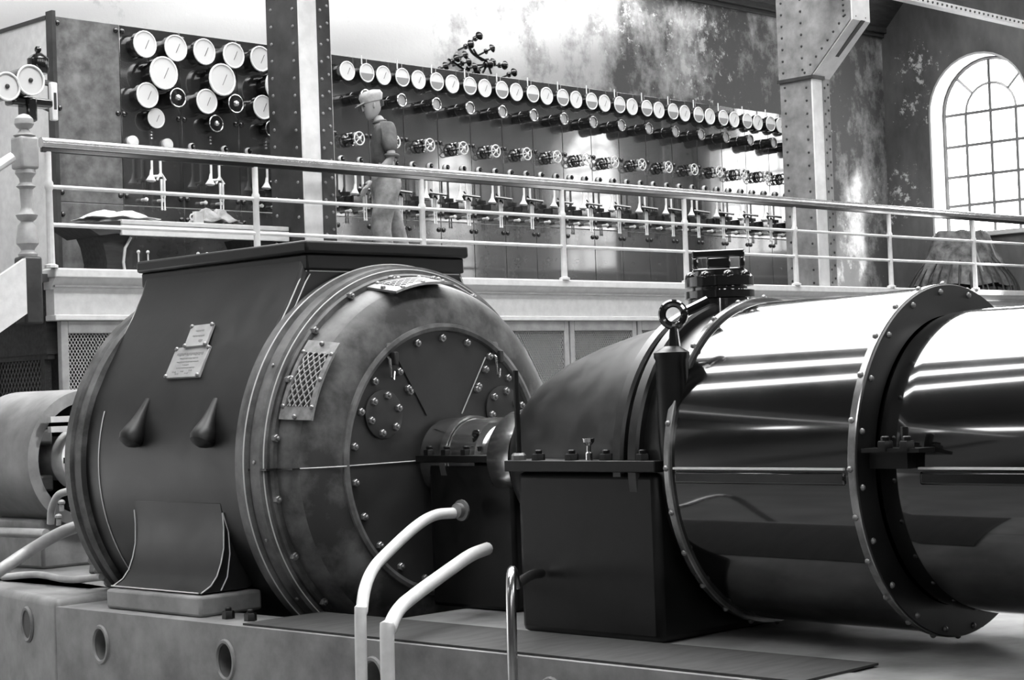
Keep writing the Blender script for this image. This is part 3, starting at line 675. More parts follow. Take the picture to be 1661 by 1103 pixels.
# ------------------------------------------------------------ the machine: bedplate
AX, AZ = 6.3, 1.662
bd = thing('bedplate', 'grey cast bedplate with round holes in its side under the whole machine', 'bedplate', (6.3, 7, 0))
def bed_side():
    # near wall with circular holes, built as a grid with real openings
    mb = MB(); X = 5.1; T = .32; zt = .965; r = .055
    holes = [7.98-1.03*k for k in range(5)]
    ys = [1.2]
    mb2 = []
    for h in sorted(holes): ys += [h-.12, h+.12]
    ys.append(8.39)
    for i in range(0, len(ys), 2): mb.box(X, X+T, ys[i], ys[i+1], 0, zt)
    zc = .80
    for h in holes:
        n = 24; s_ = .12
        sq = []; ci = []
        for k in range(n):
            a = 2*PI*k/n; c_, s2 = math.cos(a), math.sin(a); q = s_/max(abs(c_), abs(s2))
            sq.append((h+q*c_, zc+q*s2)); ci.append((h+r*1.15*c_, zc+r*1.55*s2))
        b = len(mb.v)
        for X_ in (X, X+T):
            for P in (sq, ci): mb.v += [Vector((X_, y, z)) for y, z in P]
        for k in range(n):
            j = (k+1) % n
            mb.f += [(b+k, b+j, b+n+j, b+n+k), (b+2*n+k, b+2*n+j, b+3*n+j, b+3*n+k), (b+n+k, b+n+j, b+3*n+j, b+3*n+k)]
        mb.box(X, X+T, h-.12, h+.12, 0, zc-.12); mb.box(X, X+T, h-.12, h+.12, zc+.12, zt)
    return mb, holes, zc, r
mb, holes, zc, hr = bed_side(); mb.build('side_wall', M['bed'], bd, smooth=25)
for h in holes:
    MB().tube([Vector((5.10, h+hr*1.2*math.cos(2*PI*k/24), zc+hr*1.6*math.sin(2*PI*k/24))) for k in range(24)], .012, 6, close=True).build('hole_rim', M['bed'], bd)
# far part of the bed, turning inward
A = Vector((5.1, 8.39, 0)); B = Vector((5.62, 11.1, 0))
MB().prism([A, B, B+Vector((.4, 0, 0)), A+Vector((.5, 0, 0))], (0, 0, 1.0)).build('rear_wall', M['bed'], bd, bevel=.04, seg=3)
dn = Vector((-(B-A).y, (B-A).x, 0)).normalized()
for q in (.15, .42, .7):
    c = A+(B-A)*q+Vector((0, 0, .84)); e = (B-A).normalized()
    MB().tube([c+dn*.0+e*.075*math.cos(2*PI*k/20)+Vector((0, 0, .085*math.sin(2*PI*k/20))) for k in range(20)], .014, 6, close=True).build('hole_rim', M['bed'], bd)
    P = [c+dn*.004+e*.07*math.cos(2*PI*k/20)+Vector((0, 0, .08*math.sin(2*PI*k/20))) for k in range(20)]
    MB().prism(P, -dn*.02).build('hole_shade', M['ink'], bd)  # dark disc standing in for the shade inside the hole
MB().box(7.18, 7.5, 1.2, 11.1, 0, .965).box(5.42, 7.18, 1.2, 6.4, 0, .60).box(5.42, 7.18, 3.0, 6.4, .6, .96).box(5.5, 7.18, 8.7, 11.1, 0, 1.0).build('bed_deck', M['bed'], bd)
MB().box(5.19, 5.56, 7.26, 8.06, .966, 1.065).build('foot_pad', M['bed'], bd, bevel=.015)
MB().box(7.04, 7.48, 7.26, 8.06, .966, 1.065).build('foot_pad', M['bed'], bd, bevel=.015)
for y in (6.95, 7.12): inst('flange_nut', HEXD, bd, (5.25, y, .975))
MB().box(5.13, 5.60, 3.75, 6.85, .966, .975).build('added_dark_plate', M['timber'], bd)  # added dark sheet on the bed, deepens the black reflected in the drum

# ------------------------------------------------------------ alternator
al = thing('alternator', 'huge dark round alternator with flared box hood, nameplates and white pinstripes', 'alternator', (AX, 7.8, .68))
def cyl_pt(th, r, y): return Vector((AX+r*math.cos(th), y, AZ+r*math.sin(th)))
def section(r=.955):
    near = [(5.78, 2.71), (5.735, 2.58), (5.665, 2.45), (5.575, 2.31), (5.49, 2.17)]
    arc = [(AX+r*math.cos(math.radians(a)), AZ+r*math.sin(math.radians(a))) for a in range(157, 384, 4)]
    far = [(2*AX-x, z) for x, z in near[::-1]]
    return near+arc+far
sec = section()
MB().prism([Vector((x, 7.105, z)) for x, z in sec], (0, 1.38, 0)).build('stator_casing', M['alt'], al, bevel=.03, seg=3, smooth=40)
# legs
def leg(sg):
    out = []
    for a in (): out.append((AX+.962*math.cos(math.radians(a)), AZ+.962*math.sin(math.radians(a))))
    outer = [(5.3585, 1.50), (5.3655, 1.45), (5.370, 1.40), (5.371, 1.35), (5.366, 1.28), (5.348, 1.21), (5.322, 1.15), (5.285, 1.105), (5.225, 1.072)]
    P = outer + [(5.50, 1.072), (5.62, 1.12), (5.60, 1.52)]
    if sg < 0: P = [(2*AX-x, z) for x, z in P]
    return P
for sg in (1, -1):
    MB().prism([Vector((x, 7.30, z)) for x, z in leg(sg)], (0, .74, 0)).build('foot', M['alt'], al, bevel=.006)
# hood flange
MB().box(5.745, 6.855, 7.06, 8.53, 2.70, 2.765).build('hood_flange', M['black'], al, bevel=.015)
MB().box(5.765, 6.835, 7.08, 8.51, 2.62, 2.70).build('hood_neck', M['black'], al, bevel=.01)
def arc(y, r, a0, a1, n=60): return [cyl_pt(math.radians(a0+(a1-a0)*k/n), r, y) for k in range(n+1)]
# rings
MB().lathe([(7.13, .94), (7.12, .985), (7.045, .99), (7.035, .965), (7.02, .965), (7.015, .975), (6.945, .975), (6.935, .955), (6.935, .90)], (AX, 0, AZ), (0, 1, 0), 128).build('front_ring', M['lit_dust'], al)
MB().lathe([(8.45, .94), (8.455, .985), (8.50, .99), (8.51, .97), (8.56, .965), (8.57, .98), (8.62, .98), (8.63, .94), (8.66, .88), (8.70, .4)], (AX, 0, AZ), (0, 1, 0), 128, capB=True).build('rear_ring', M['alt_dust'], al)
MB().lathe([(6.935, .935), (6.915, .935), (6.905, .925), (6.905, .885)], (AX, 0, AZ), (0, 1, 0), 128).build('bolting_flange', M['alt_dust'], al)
MB().lathe([(6.91, .90), (6.86, .895), (6.83, .886), (6.80, .875), (6.785, .865)], (AX, 0, AZ), (0, 1, 0), 128).build('shell_barrel', M['lit_dust'], al)
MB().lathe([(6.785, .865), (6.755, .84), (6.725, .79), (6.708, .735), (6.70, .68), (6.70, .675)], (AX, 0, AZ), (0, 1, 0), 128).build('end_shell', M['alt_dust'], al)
MB().lathe([(6.712, .678), (6.69, .672), (6.684, .655), (6.69, .638), (6.715, .632)], (AX, 0, AZ), (0, 1, 0), 128).build('cover_rim', M['lit_dust'], al)
MB().lathe([(6.716, .64), (6.709, .64), (6.709, .0)], (AX, 0, AZ), (0, 1, 0), 96).build('end_cover', M['disc'], al)
# pinstripes (painted beads along the edges)
def stripe(P, w=.0035): MB().tube(P, w, 5).build('pinstripe', M['stripe'], al)
stripe(arc(7.11, .957, 150, 250, 50)); stripe(arc(8.33, .957, 162, 240, 40)); stripe(arc(6.936, .957, 60, 235, 80)); stripe(arc(7.046, .991, 40, 240, 90))
stripe([(5.775, 7.10, 2.615), (5.775, 8.50, 2.615)]); stripe([(5.79, 7.098, 2.615), (6.81, 7.098, 2.615)])
for yy, xo in ((7.115, 0), (7.098, .03)):
    stripe([(5.765+xo, yy, 2.60), (5.735+xo, yy, 2.56), (5.665+xo, yy, 2.44), (5.575+xo, yy, 2.30), (5.52+xo, yy, 2.22)])
stripe([(6.82, 7.098, 2.60), (6.865, 7.098, 2.52), (6.92, 7.098, 2.42)])
stripe([(5.765, 8.46, 2.60), (5.72, 8.46, 2.54), (5.65, 8.46, 2.42), (5.56, 8.46, 2.28), (5.48, 8.46, 2.16)])
for y in (7.295, 8.045):
    stripe([(5.363, y, 1.45), (5.368, y, 1.38), (5.364, y, 1.28), (5.345, y, 1.21), (5.319, y, 1.15), (5.282, y, 1.107), (5.222, y, 1.076)])
stripe([(5.21, 7.3, 1.078), (5.21, 8.04, 1.078)]); stripe([(5.364, 7.295, 1.45), (5.395, 7.295, 1.36), (5.40, 7.295, 1.25), (5.38, 7.295, 1.14), (5.34, 7.295, 1.078)])
stripe(arc(6.703, .66, 183, 262, 40), .004)
# horizontal joint
MB().box(5.33, 5.40, 6.90, 7.10, AZ-.006, AZ+.004).box(5.39, 5.64, 6.78, 6.90, AZ-.005, AZ+.003).build('joint_strip', M['alt'], al)
P = [Vector((AX-r-.002, y, AZ)) for y, r in ((6.935, .955), (6.905, .925), (6.905, .90), (6.86, .896), (6.80, .876), (6.755, .842), (6.725, .792), (6.706, .737), (6.684, .66))]
stripe(P, .003); stripe([(5.66, 6.705, AZ), (6.12, 6.705, AZ)], .003)
# end cover details
for k in range(22):
    a = math.radians(8+k*16.36)
    inst('bolt', HEX, al, (AX+.60*math.cos(a), 6.708, AZ+.60*math.sin(a)), (0, -1, 0))
for k in range(20):
    a = math.radians(9+k*18); inst('bolt', HEX, al, (AX+.918*math.cos(a), 6.905, AZ+.918*math.sin(a)), (0, -1, 0))
for sg in (-1, 1):
    c = Vector((AX+sg*.405, 6.704, AZ+.235))
    MB().lathe([(0, .118), (.008, .118), (.010, .112), (.010, .0)], c, (0, -1, 0), 28).build('access_cover', M['disc'], al)
    for k in range(6):
        a = k*PI/3+.3; inst('bolt', HEX, al, c+Vector((.092*math.cos(a), -.009, .092*math.sin(a))), (0, -1, 0))
    # lifting hooks
    q = Vector((AX+sg*.36, 6.70, AZ+.50))
    MB().tube([q+Vector((-.02, 0, .02)), q+Vector((-.02, -.03, .0)), q+Vector((-.02, -.035, -.09)), q+Vector((-.005, -.035, -.10)), q+Vector((.005, -.03, -.06))], .007, 6).build('hook', M['steel'], al)
    MB().box(q.x+.01, q.x+.035, 6.665, 6.71, q.z-.03, q.z+.035).build('hook_plate', M['disc'], al, bevel=.006)
    MB().lathe([(0, .02), (.01, .02)], q+Vector((0, 0, .06)), (0, -1, 0), 10, capB=True).build('eyelet', M['bolt'], al)
    # seams between cover segments
    MB().tube([(AX+sg*.30, 6.705, AZ+.50), (AX+sg*.12, 6.705, AZ+.22)], .004, 4).build('cover_seam', M['bolt'] if sg > 0 else M['black'], al)
    for f_ in (.15, .45, .5):
        inst('bolt', HEX, al, (AX+sg*(.32-.18*f_), 6.706, AZ+.48-.28*f_), (0, -1, 0))
# shell vents
def vent(y0, y1, a0, a1, r=.905, label=None):
    n = 10
    def S(u, v, dr=0):   # u along y, v along angle
        y = y0+(y1-y0)*u; rr = r+dr-(.0 if y > 6.84 else (6.84-y)*.25); return cyl_pt(math.radians(a0+(a1-a0)*v), rr, y)
    mb = MB(); e = .16
    def patch(ua, ub, va, vb, dr0, dr1, m=8):
        b = len(mb.v)
        for d_ in (dr0, dr1):
            for i in range(m+1):
                for j in (0, 1): mb.v.append(S(ua+(ub-ua)*j, va+(vb-va)*i/m, d_))
        k = 2*(m+1)
        for i in range(m):
            a = b+2*i; mb.f += [(a, a+1, a+3, a+2), (a+k, a+k+2, a+k+3, a+k+1), (a, a+2, a+k+2, a+k), (a+1, a+k+1, a+k+3, a+3)]
        mb.f += [(b, b+k, b+k+1, b+1), (b+2*m, b+2*m+1, b+2*m+1+k, b+2*m+k)]
    patch(0, 1, -.08, e-.06, 0, .012); patch(0, 1, 1-e+.06, 1.1, 0, .012); patch(0, e*.8, e-.06, 1-e+.06, 0, .012); patch(1-e*.8, 1, e-.06, 1-e+.06, 0, .012)
    f = mb.build('vent_plate', M['vent'], al, smooth=30)
    mb = MB()
    for d in (1, -1):
        for k in range(-6, 12):
            pts = []
            for i in range(9):
                v = e-.06+(1-2*e+.12)*i/8; u = (k/6.0)+d*(v-.5)*1.15
                if e*.6 <= u <= 1-e*.6: pts.append(S(u, v, .004+(.002 if d > 0 else 0)))
            if len(pts) > 1: mb.tube(pts, .0042, 4)
    mb.build('vent_lattice', M['grey_paint'], f)['kind'] = 'stuff'
    mb = MB(); n0 = 0
    for i in range(9):
        for j in (0, 1): mb.v.append(S(e*.7+(1-e*1.4)*j, e-.06+(1-2*e+.12)*i/8, -.006))
    for i in range(8): mb.f.append((2*i, 2*i+1, 2*i+3, 2*i+2))
    mb.build('vent_backing', M['ink'], f)
    for (u, v) in ((.5, -.04), (.5, 1.05), (.06, .1), (.06, .5), (.06, .9), (.94, .1), (.94, .5), (.94, .9)):
        p = S(u, v, .01); inst('bolt', DOME, al, p, (p-Vector((AX, p.y, AZ))))
vent(6.90, 6.70, 163.5, 141); vent(6.90, 6.70, 108, 86)
for a in (200, 220, 178, 150): inst('bolt', HEX, al, cyl_pt(math.radians(a), .955, 6.98), (math.cos(math.radians(a)), 0, math.sin(math.radians(a))))
# nameplates laid on the curved casing
def onC(px, py, r):
    v = ray(px, py); o = EYE-Vector((AX, 0, AZ)); a = v.x**2+v.z**2; b = 2*(v.x*o.x+v.z*o.z); c = o.x**2+o.z**2-r*r
    t_ = (-b-math.sqrt(max(b*b-4*a*c, 0)))/2/a; return EYE+v*t_
def plate(q, name, letters, label, rs=(.972, .972, .966, .966)):
    P = [onC(px, py, r_) for (px, py), r_ in zip(q, rs)]; nrm = (P[1]-P[0]).cross(P[3]-P[0]).normalized()
    if nrm.x > 0: nrm = -nrm
    # q order: top-left, top-right, bottom-right, bottom-left
    P[3] = P[0]+P[2]-P[1]
    o = MB().prism([p-nrm*.012 for p in P], nrm*.016).build(name, M['grey_paint'], al, bevel=.002); o['label'] = label
    ex = P[1]-P[0]; ey = P[3]-P[0]; mb = MB()
    for (u0, u1, v, h) in letters:
        k = max(2, int((u1-u0)*22)); 
        for i in range(k):
            ua = u0+(u1-u0)*i/k; ub = ua+(u1-u0)/k*.62; hh = h*(.6+.4*((i*7) % 5)/4)
            A_ = P[0]+ex*ua+ey*v+nrm*.0045; mb.prism([A_, P[0]+ex*ub+ey*v+nrm*.0045, P[0]+ex*ub+ey*(v+hh)+nrm*.0045, P[0]+ex*ua+ey*(v+hh)+nrm*.0045], nrm*.0012)
    mb.build('lettering', M['dial_grey'], o)['kind'] = 'stuff'
    for u, v in ((.04, .05), (.96, .05), (.96, .95), (.04, .95)):
        inst('screw', DOME, o, P[0]+ex*u+ey*v+nrm*.004, nrm)
plate([(312, 529), (347, 525), (334, 560), (300, 562)], 'small_nameplate', [(.3, .7, .25, .08), (.25, .8, .5, .08), (.6, .8, .72, .14)], 'small metal plate above the larger nameplate', (1.0, 1.0, .984, .984))
plate([(287, 565), (342, 561), (322, 611), (268, 614)], 'nameplate', [(.12, .9, .2, .10), (.25, .8, .36, .05), (.2, .85, .48, .04), (.4, .6, .58, .04), (.25, .8, .68, .03), (.18, .3, .80, .05), (.42, .52, .79, .05), (.65, .76, .77, .05), (.28, .4, .87, .04), (.56, .68, .86, .04)], 'engraved maker nameplate of pale metal')
# lifting lugs
for (tx, ty, bx, by) in ((242, 648, 212, 712), (352, 648, 328, 712)):
    A_ = onC(tx, ty, .945); 
    B_ = onC(bx, by, 1.0)
    dv = (B_-A_); Ln = dv.length+.03
    MB().lathe([(0, .018), (Ln*.25, .026), (Ln*.5, .038), (Ln*.72, .056), (Ln*.86, .064), (Ln*.95, .058), (Ln, .04), (Ln+.012, .012)], A_, dv, 20, capA=True, capB=True).build('lifting_lug', M['alt'], al)

# ------------------------------------------------------------ bearing pedestal between alternator and turbine
bp = thing('bearing_pedestal', 'black bearing pedestal with bright steel caps between the alternator and turbine', 'bearing', (AX, 6.2, .96))
MB().box(6.08, 6.52, 6.05, 6.69, 1.655, 1.69).build('bearing_flange', M['black'], bp, bevel=.004)
MB().box(6.10, 6.50, 6.05, 6.62, .962, 1.655).build('pedestal_body', M['black'], bp, bevel=.02)
MB().lathe([(6.68, .20), (6.30, .20), (6.29, .17), (6.16, .17), (6.16, 0)], (AX, 0, AZ), (0, 1, 0), 40, capA=True).build('bearing_cap', M['steel'], bp)
MB().lathe([(6.19, .0), (6.19, .225), (6.17, .235), (6.04, .235), (6.04, .1)], (AX, 0, AZ), (0, 1, 0), 40).build('coupling_cover', M['grey_paint'] if False else M['steel'], bp)
MB().lathe([(6.53, .203), (6.53, .212), (6.49, .212), (6.49, .203)], (AX, 0, AZ), (0, 1, 0), 40).build('cap_band', M['brass'], bp)
for px in (697, 725, 757): inst('flange_nut', HEXD, bp, pX(px, 737, 6.11)*Vector((1,1,0)).length/Vector((1,1,0)).length if False else Vector((6.11, pX(px, 737, 6.11).y, 1.69)))
p = pX(768, 715, 6.12); MB().lathe([(0, .03), (.03, .03), (.035, .02), (.07, .02)], (6.14, p.y, 1.70), (0,0,1), 10, capB=True).ball((6.14, p.y, 1.79), .022, 8).build('oiler', M['case'], bp)

# ------------------------------------------------------------ turbine
tu = thing('turbine', 'long glossy black steam turbine of stepped drums with riveted end ring at right', 'turbine', (AX, 4.6, .98))
MB().lathe([(6.03, .0), (6.03, .20), (5.99, .27), (5.93, .335), (5.84, .40), (5.70, .465), (5.52, .52), (5.32, .565), (5.10, .605), (4.95, .63), (4.70, .645)], (AX, 0, AZ), (0, 1, 0), 96).build('exhaust_dome', M['dome'], tu)
for y, r in ((4.99, .655), (4.90, .665)):
    MB().lathe([(y+.03, .6), (y+.03, r), (y+.02, r+.012), (y-.02, r+.012), (y-.03, r), (y-.03, .6)], (AX, 0, AZ), (0, 1, 0), 128).build('casing_flange', M['dome'], tu)
MB().lathe([(4.72, .60), (4.72, .662), (3.86, .670), (3.86, .60)], (AX, 0, AZ), (0, 1, 0), 160).build('large_drum', M['black_gloss'], tu)
for y0, y1 in ((4.73, 4.70), (3.862, 3.828)):
    s_ = MB().lathe([(y0, .655), (y0, .678), (y0-.004, .682), (y1+.004, .682), (y1, .678), (y1, .655)], (AX, 0, AZ), (0, 1, 0), 160).build('clasp_band', M['steel'] if False else M['wood_rail'], tu)
MB().lathe([(3.828, .679), (3.822, .676), (3.822, .56)], (AX, 0, AZ), (0, 1, 0), 128).build('end_ring', M['alt'], tu)
for k in range(20):
    a = math.radians(6+k*18); inst('rivet', DOME, tu, (AX+.652*math.cos(a), 3.822, AZ+.652*math.sin(a)), (0, -1, 0))
for y in (4.715, 3.85):
    for k in range(24):
        a = math.radians(k*15); inst('rivet', DOME, tu, (AX+.682*math.cos(a), y, AZ+.682*math.sin(a)), (math.cos(a), 0, math.sin(a)))
MB().lathe([(3.822, .50), (3.822, .545), (3.80, .562), (3.75, .572), (3.68, .577), (1.6, .580), (1.5, .55), (1.5, 0)], (AX, 0, AZ), (0, 1, 0), 160).build('small_drum', M['black_gloss'], tu)
# joint lines
for (y0, y1, r) in ((4.68, 3.88, .672), (3.62, 1.6, .584)):
    MB().box(AX-r-.012, AX-r+.02, y1, y0, AZ-.004, AZ+.004).build('joint_bead', M['white_paint'], tu)
    MB().box(AX-r-.006, AX-r+.03, y1, y0, AZ-.06, AZ-.012).build('joint_flange', M['black_gloss'], tu, bevel=.008)
MB().box(5.62, 5.75, 3.56, 3.80, AZ+.060, AZ+.075).build('bracket_ledge', M['black'], tu)
MB().box(5.67, 5.75, 3.64, 3.80, AZ+.0, AZ+.060).build('bracket_web', M['black'], tu)
for y, z in ((3.62, .075), (3.71, .075)): inst('flange_nut', HEXD, tu, (5.64, y, AZ+z))
MB().cyl((5.66, 3.64, AZ+.07), (5.66, 3.64, AZ+.15), .014, n=8).build('stud', M['black'], tu)
# eyebolt on its pillar
ey = pX(1090, 510, 5.72)
MB().lathe([(0, .066), (.40, .066), (.41, .072), (.43, .072), (.44, .055), (.455, .03)], (5.72, ey.y+.01, 1.69), (0,0,1), 20, capA=True, capB=True).build('eyebolt_pillar', M['black'], tu)
e_ = MB().ring((5.74, ey.y+.01, ey.z), (.75, .62, 0), .045, .0165, 28, 10).tube([(5.74, ey.y+.01, 2.10), (5.74, ey.y+.01, ey.z-.05)], [.03, .016], 10).build('eyebolt', M['black_gloss'], tu)
b0, b1 = pX(1108, 508, 5.9), pX(1148, 488, 5.98)
MB().tube([b0, b1], .022, 10).build('lug_bar', M['black_gloss'], tu)
XN = 5.60
MB().box(XN, 2*AX-XN, 4.76, 5.60, 1.645, 1.692).build('half_joint_flange', M['black'], tu, bevel=.004)
MB().box(XN+.03, 2*AX-XN-.03, 4.78, 5.56, .962, 1.645).build('exhaust_casing', M['black'], tu, bevel=.03)
for px in (873, 927, 983, 1042): inst('flange_nut', HEXD, tu, Vector((XN+.04, pX(px, 733, XN+.04).y, 1.692)))
p = pX(841, 728, XN+.05); MB().cyl((XN+.05, p.y, 1.69), (XN+.05, p.y, 2.075), .0125, n=10).build('upright_rod', M['black'], tu)
MB().lathe([(0, .032), (.02, .032), (.03, .024)], (XN+.05, p.y, 1.692), (0,0,1), 8, capB=True).build('rod_nut', M['bolt'], tu)
p = pX(955, 730, XN+.04); MB().lathe([(0, .015), (.03, .015), (.035, .009), (.06, .009), (.075, .024), (.09, .026), (.09, .018)], (XN+.04, p.y, 1.692), (0,0,1), 12, capA=True, capB=True).build('oil_cup', M['steel'], tu)
# relief valve on top
cx, cy = 6.3, 4.95
rl = MB().lathe([(0, .14), (.08, .135), (.085, .15), (.115, .15), (.12, .12), (.13, .12), (.135, .148), (.175, .148), (.18, .12), (.20, .115)], (cx, cy, 2.27), (0,0,1), 32, capA=True, capB=True).build('relief_valve', M['black_gloss'], tu)
X1, Y1 = rt.copy(), None
ax = Vector((rt.x, rt.y, 0)).normalized()*1.0; ay = Vector((0,0,1)).cross(ax)
def ob(u0, u1, v0, v1, z0, z1, mb):
    P = [Vector((cx, cy, z0))+ax*u+ay*v for u, v in ((u0, v0), (u1, v0), (u1, v1), (u0, v1))]; mb.prism(P, (0, 0, z1-z0)); return mb
mb = MB()
ob(-.112, .112, -.025, .025, 2.530, 2.562, mb); ob(-.112, .112, -.025, .025, 2.46, 2.484, mb)
ob(-.112, -.09, -.025, .025, 2.484, 2.530, mb); ob(.09, .112, -.025, .025, 2.484, 2.530, mb); ob(-.05, .05, -.025, .025, 2.484, 2.530, mb)
mb.build('valve_yoke', M['black_gloss'], rl, bevel=.006)
for k in range(8):
    a = k*PI/4+.2; inst('valve_nut', DOMEB, rl, (cx+.125*math.cos(a), cy+.125*math.sin(a), 2.445))

# ------------------------------------------------------------ pipes
def smooth_path(P, n=8):
    P = [Vector(p) for p in P]; out = []
    Q = [P[0]*2-P[1]]+P+[P[-1]*2-P[-2]]
    for i in range(1, len(Q)-2):
        for k in range(n):
            t_ = k/n; a, b, c, d = Q[i-1], Q[i], Q[i+1], Q[i+2]
            out.append(.5*((2*b)+(c-a)*t_+(2*a-5*b+4*c-d)*t_*t_+(3*b-a-3*c+d)*t_**3))
    out.append(P[-1]); return out
def pipe(P, r, label, m='white_paint', name='drain_pipe'):
    t = thing(name, label, 'pipe', P[-1]); MB().tube(smooth_path(P), r, 12).build('bent_tube', M[m], t); return t
t = pipe([pX(738, 832, 5.97), pX(705, 836, 5.85), pX(672, 856, 5.68), pX(625, 900, 5.42), pX(604, 925, 5.24), pX(592, 955, 5.08), pX(587, 990, 5.0), pX(585, 1025, 4.98), Vector((pX(582, 1100, 4.98).x, pX(582, 1100, 4.98).y, 0.0))], .026, 'pale bent pipe from the pedestal boss below the end cover down to the floor', m='white_paint')
q = pX(745, 828, 5.98)
MB().lathe([(0, .05), (.012, .05), (.015, .035), (.04, .035)], q+Vector((.02, 0, 0)), (-1, 0, 0), 16, capA=True, capB=True).build('pipe_flange', M['bolt'], t)
t = pipe([pX(790, 890, 5.97), pX(765, 900, 5.8), pX(735, 920, 5.65), pX(672, 966, 5.28), pX(646, 990, 5.1), pX(632, 1020, 4.98), pX(628, 1050, 4.95), Vector((pX(626, 1080, 4.95).x, pX(626, 1080, 4.95).y, 0))], .03, 'pale pipe sloping down in the middle, right of the longer bent pipe', m='white_paint')
t = pipe([pX(878, 930, 5.61), pX(862, 933, 5.5), pX(840, 948, 5.2), pX(829, 970, 4.98), Vector((pX(830, 1095, 4.98).x, pX(830, 1095, 4.98).y, 0))], .02, 'thin short pipe elbow at the lower middle, rightmost of the three pipes', m='steel')
t = pipe([pX(-60, 965, 5.0), pX(0, 925, 5.2), pX(45, 895, 5.4), pX(95, 866, 5.5), pX(130, 853, 5.6), pX(150, 850, 5.7)], .035, 'thick pale pipe sloping up to the alternator base at far left', m='grey_paint', name='oil_pipe')
t = pipe([pX(-40, 862, 5.9), pX(30, 864, 5.9), pX(75, 866, 5.9)], .03, 'straight horizontal pale pipe behind the exciter foot at far left', m='grey_paint', name='oil_pipe')
t = pipe([pX(82, 850, 5.75), pX(84, 825, 5.75), pX(95, 803, 5.75), pX(118, 795, 5.8)], .022, 'short upright bent pipe in front of the exciter opening', m='grey_paint', name='oil_pipe')
t = pipe([pX(5, 936, 5.5), pX(60, 932, 5.5), pX(110, 940, 5.5), pX(165, 936, 5.5)], .02, 'thin pipe lying along the bedplate left of the alternator foot', m='grey_paint', name='oil_pipe')

# ------------------------------------------------------------ exciter and rear bearing
ex = thing('exciter', 'grey exciter drum with an open dark end and brush gear at far left', 'exciter', (AX, 10.2, 1.0))
MB().lathe([(9.93, .352), (9.93, .425), (9.98, .43), (10.70, .43), (10.74, .40), (10.74, .30), (10.6, .30), (10.3, .34), (9.96, .35)], (AX, 0, AZ), (0, 1, 0), 64).build('yoke', M['exc'], ex)
MB().lathe([(10.55, .345), (10.55, .0)], (AX, 0, AZ), (0, 1, 0), 32).build('back_plate', M['ink'], ex)
MB().lathe([(10.5, .14), (10.05, .14), (10.04, .2), (9.99, .2), (9.93, .19), (9.90, .06), (9.2, .06)], (AX, 0, AZ), (0, 1, 0), 40, capB=True).build('armature', M['white_paint'], ex)
for k in range(6):
    a = math.radians(30+k*60); c = cyl_pt(a, .28, 10.2)
    MB().box(c.x-.05, c.x+.05, 10.02, 10.4, c.z-.05, c.z+.05).build('field_coil', M['timber'], ex, bevel=.015)
for z in (.25, .19): MB().box(AX-.30, AX+.3, 9.86, 9.90, AZ+z-.018, AZ+z+.018).build('brush_bar', M['grey_paint'], ex)
MB().box(AX-.21, AX-.05, 9.8, 9.88, AZ-.02, AZ+.015).box(AX-.16, AX, 9.8, 9.88, AZ-.1, AZ+.06).build('brush_holder', M['case'], ex)
MB().box(AX-.3, AX+.3, 10.0, 10.6, 1.0, AZ-.36).build('exciter_foot', M['bed'], ex, bevel=.02)
rbg = thing('rear_bearing', 'dark rear bearing pedestal with small oil fittings between exciter and alternator', 'bearing', (AX, 9.2, 1.0))
MB().prism([Vector((AX-.34, 8.95, 1.001)), Vector((AX+.34, 8.95, 1.001)), Vector((AX+.2, 8.95, 1.60)), Vector((AX-.2, 8.95, 1.60))], (0, .5, 0)).build('pedestal_body', M['steelwork_dark'], rbg, bevel=.02)
for px, py in ((120, 770), (122, 790), (100, 815), (118, 820), (95, 838), (132, 838)):
    c = pY(px, py, 9.35); MB().ball(c, .022, 8, sz=.8).cyl(c+Vector((0, 0, -.05)), c+Vector((0, 0, .0)), .014, n=8).build('oil_fitting', M['grey_paint'], rbg)
for px, py in ((150, 908), (160, 925), (170, 935), (176, 944)):
    c = pX(px, py, 5.6); MB().ball(c, .028, 8).build('pipe_union', M['bolt'], rbg)

# ------------------------------------------------------------ the man on the gallery
PX, PY = 11.56, 13.0
mn = thing('person', 'man in light cap, grey rolled-sleeve shirt and baggy light trousers walking on the gallery', 'person', (PX, PY, GZ))
# local: f forward (-X side), l toward camera (-Y), up
fwd = Vector((-.82, .52, 0)).normalized(); lft = Vector((0,0,1)).cross(fwd)
def L3(f_, l, z): return Vector((PX, PY, GZ+.03))+fwd*f_+lft*l+Vector((0, 0, z))
def skin(name, V, E, R, m, sub=2, parent=None):
    me = bpy.data.meshes.new(name); org = root_loc(parent)
    me.from_pydata([L3(*v)-org for v in V], E, []); o = bpy.data.objects.new(name, me); col.objects.link(o); o.parent = parent
    s = o.modifiers.new('skin', 'SKIN'); s.use_smooth_shade = True
    for i, r in enumerate(R):
        rr = r if isinstance(r, tuple) else (r, r); me.skin_vertices[0].data[i].radius = rr
    me.skin_vertices[0].data[0].use_root = True
    su = o.modifiers.new('sub', 'SUBSURF'); su.levels = sub; su.render_levels = sub
    me.materials.append(m); return o
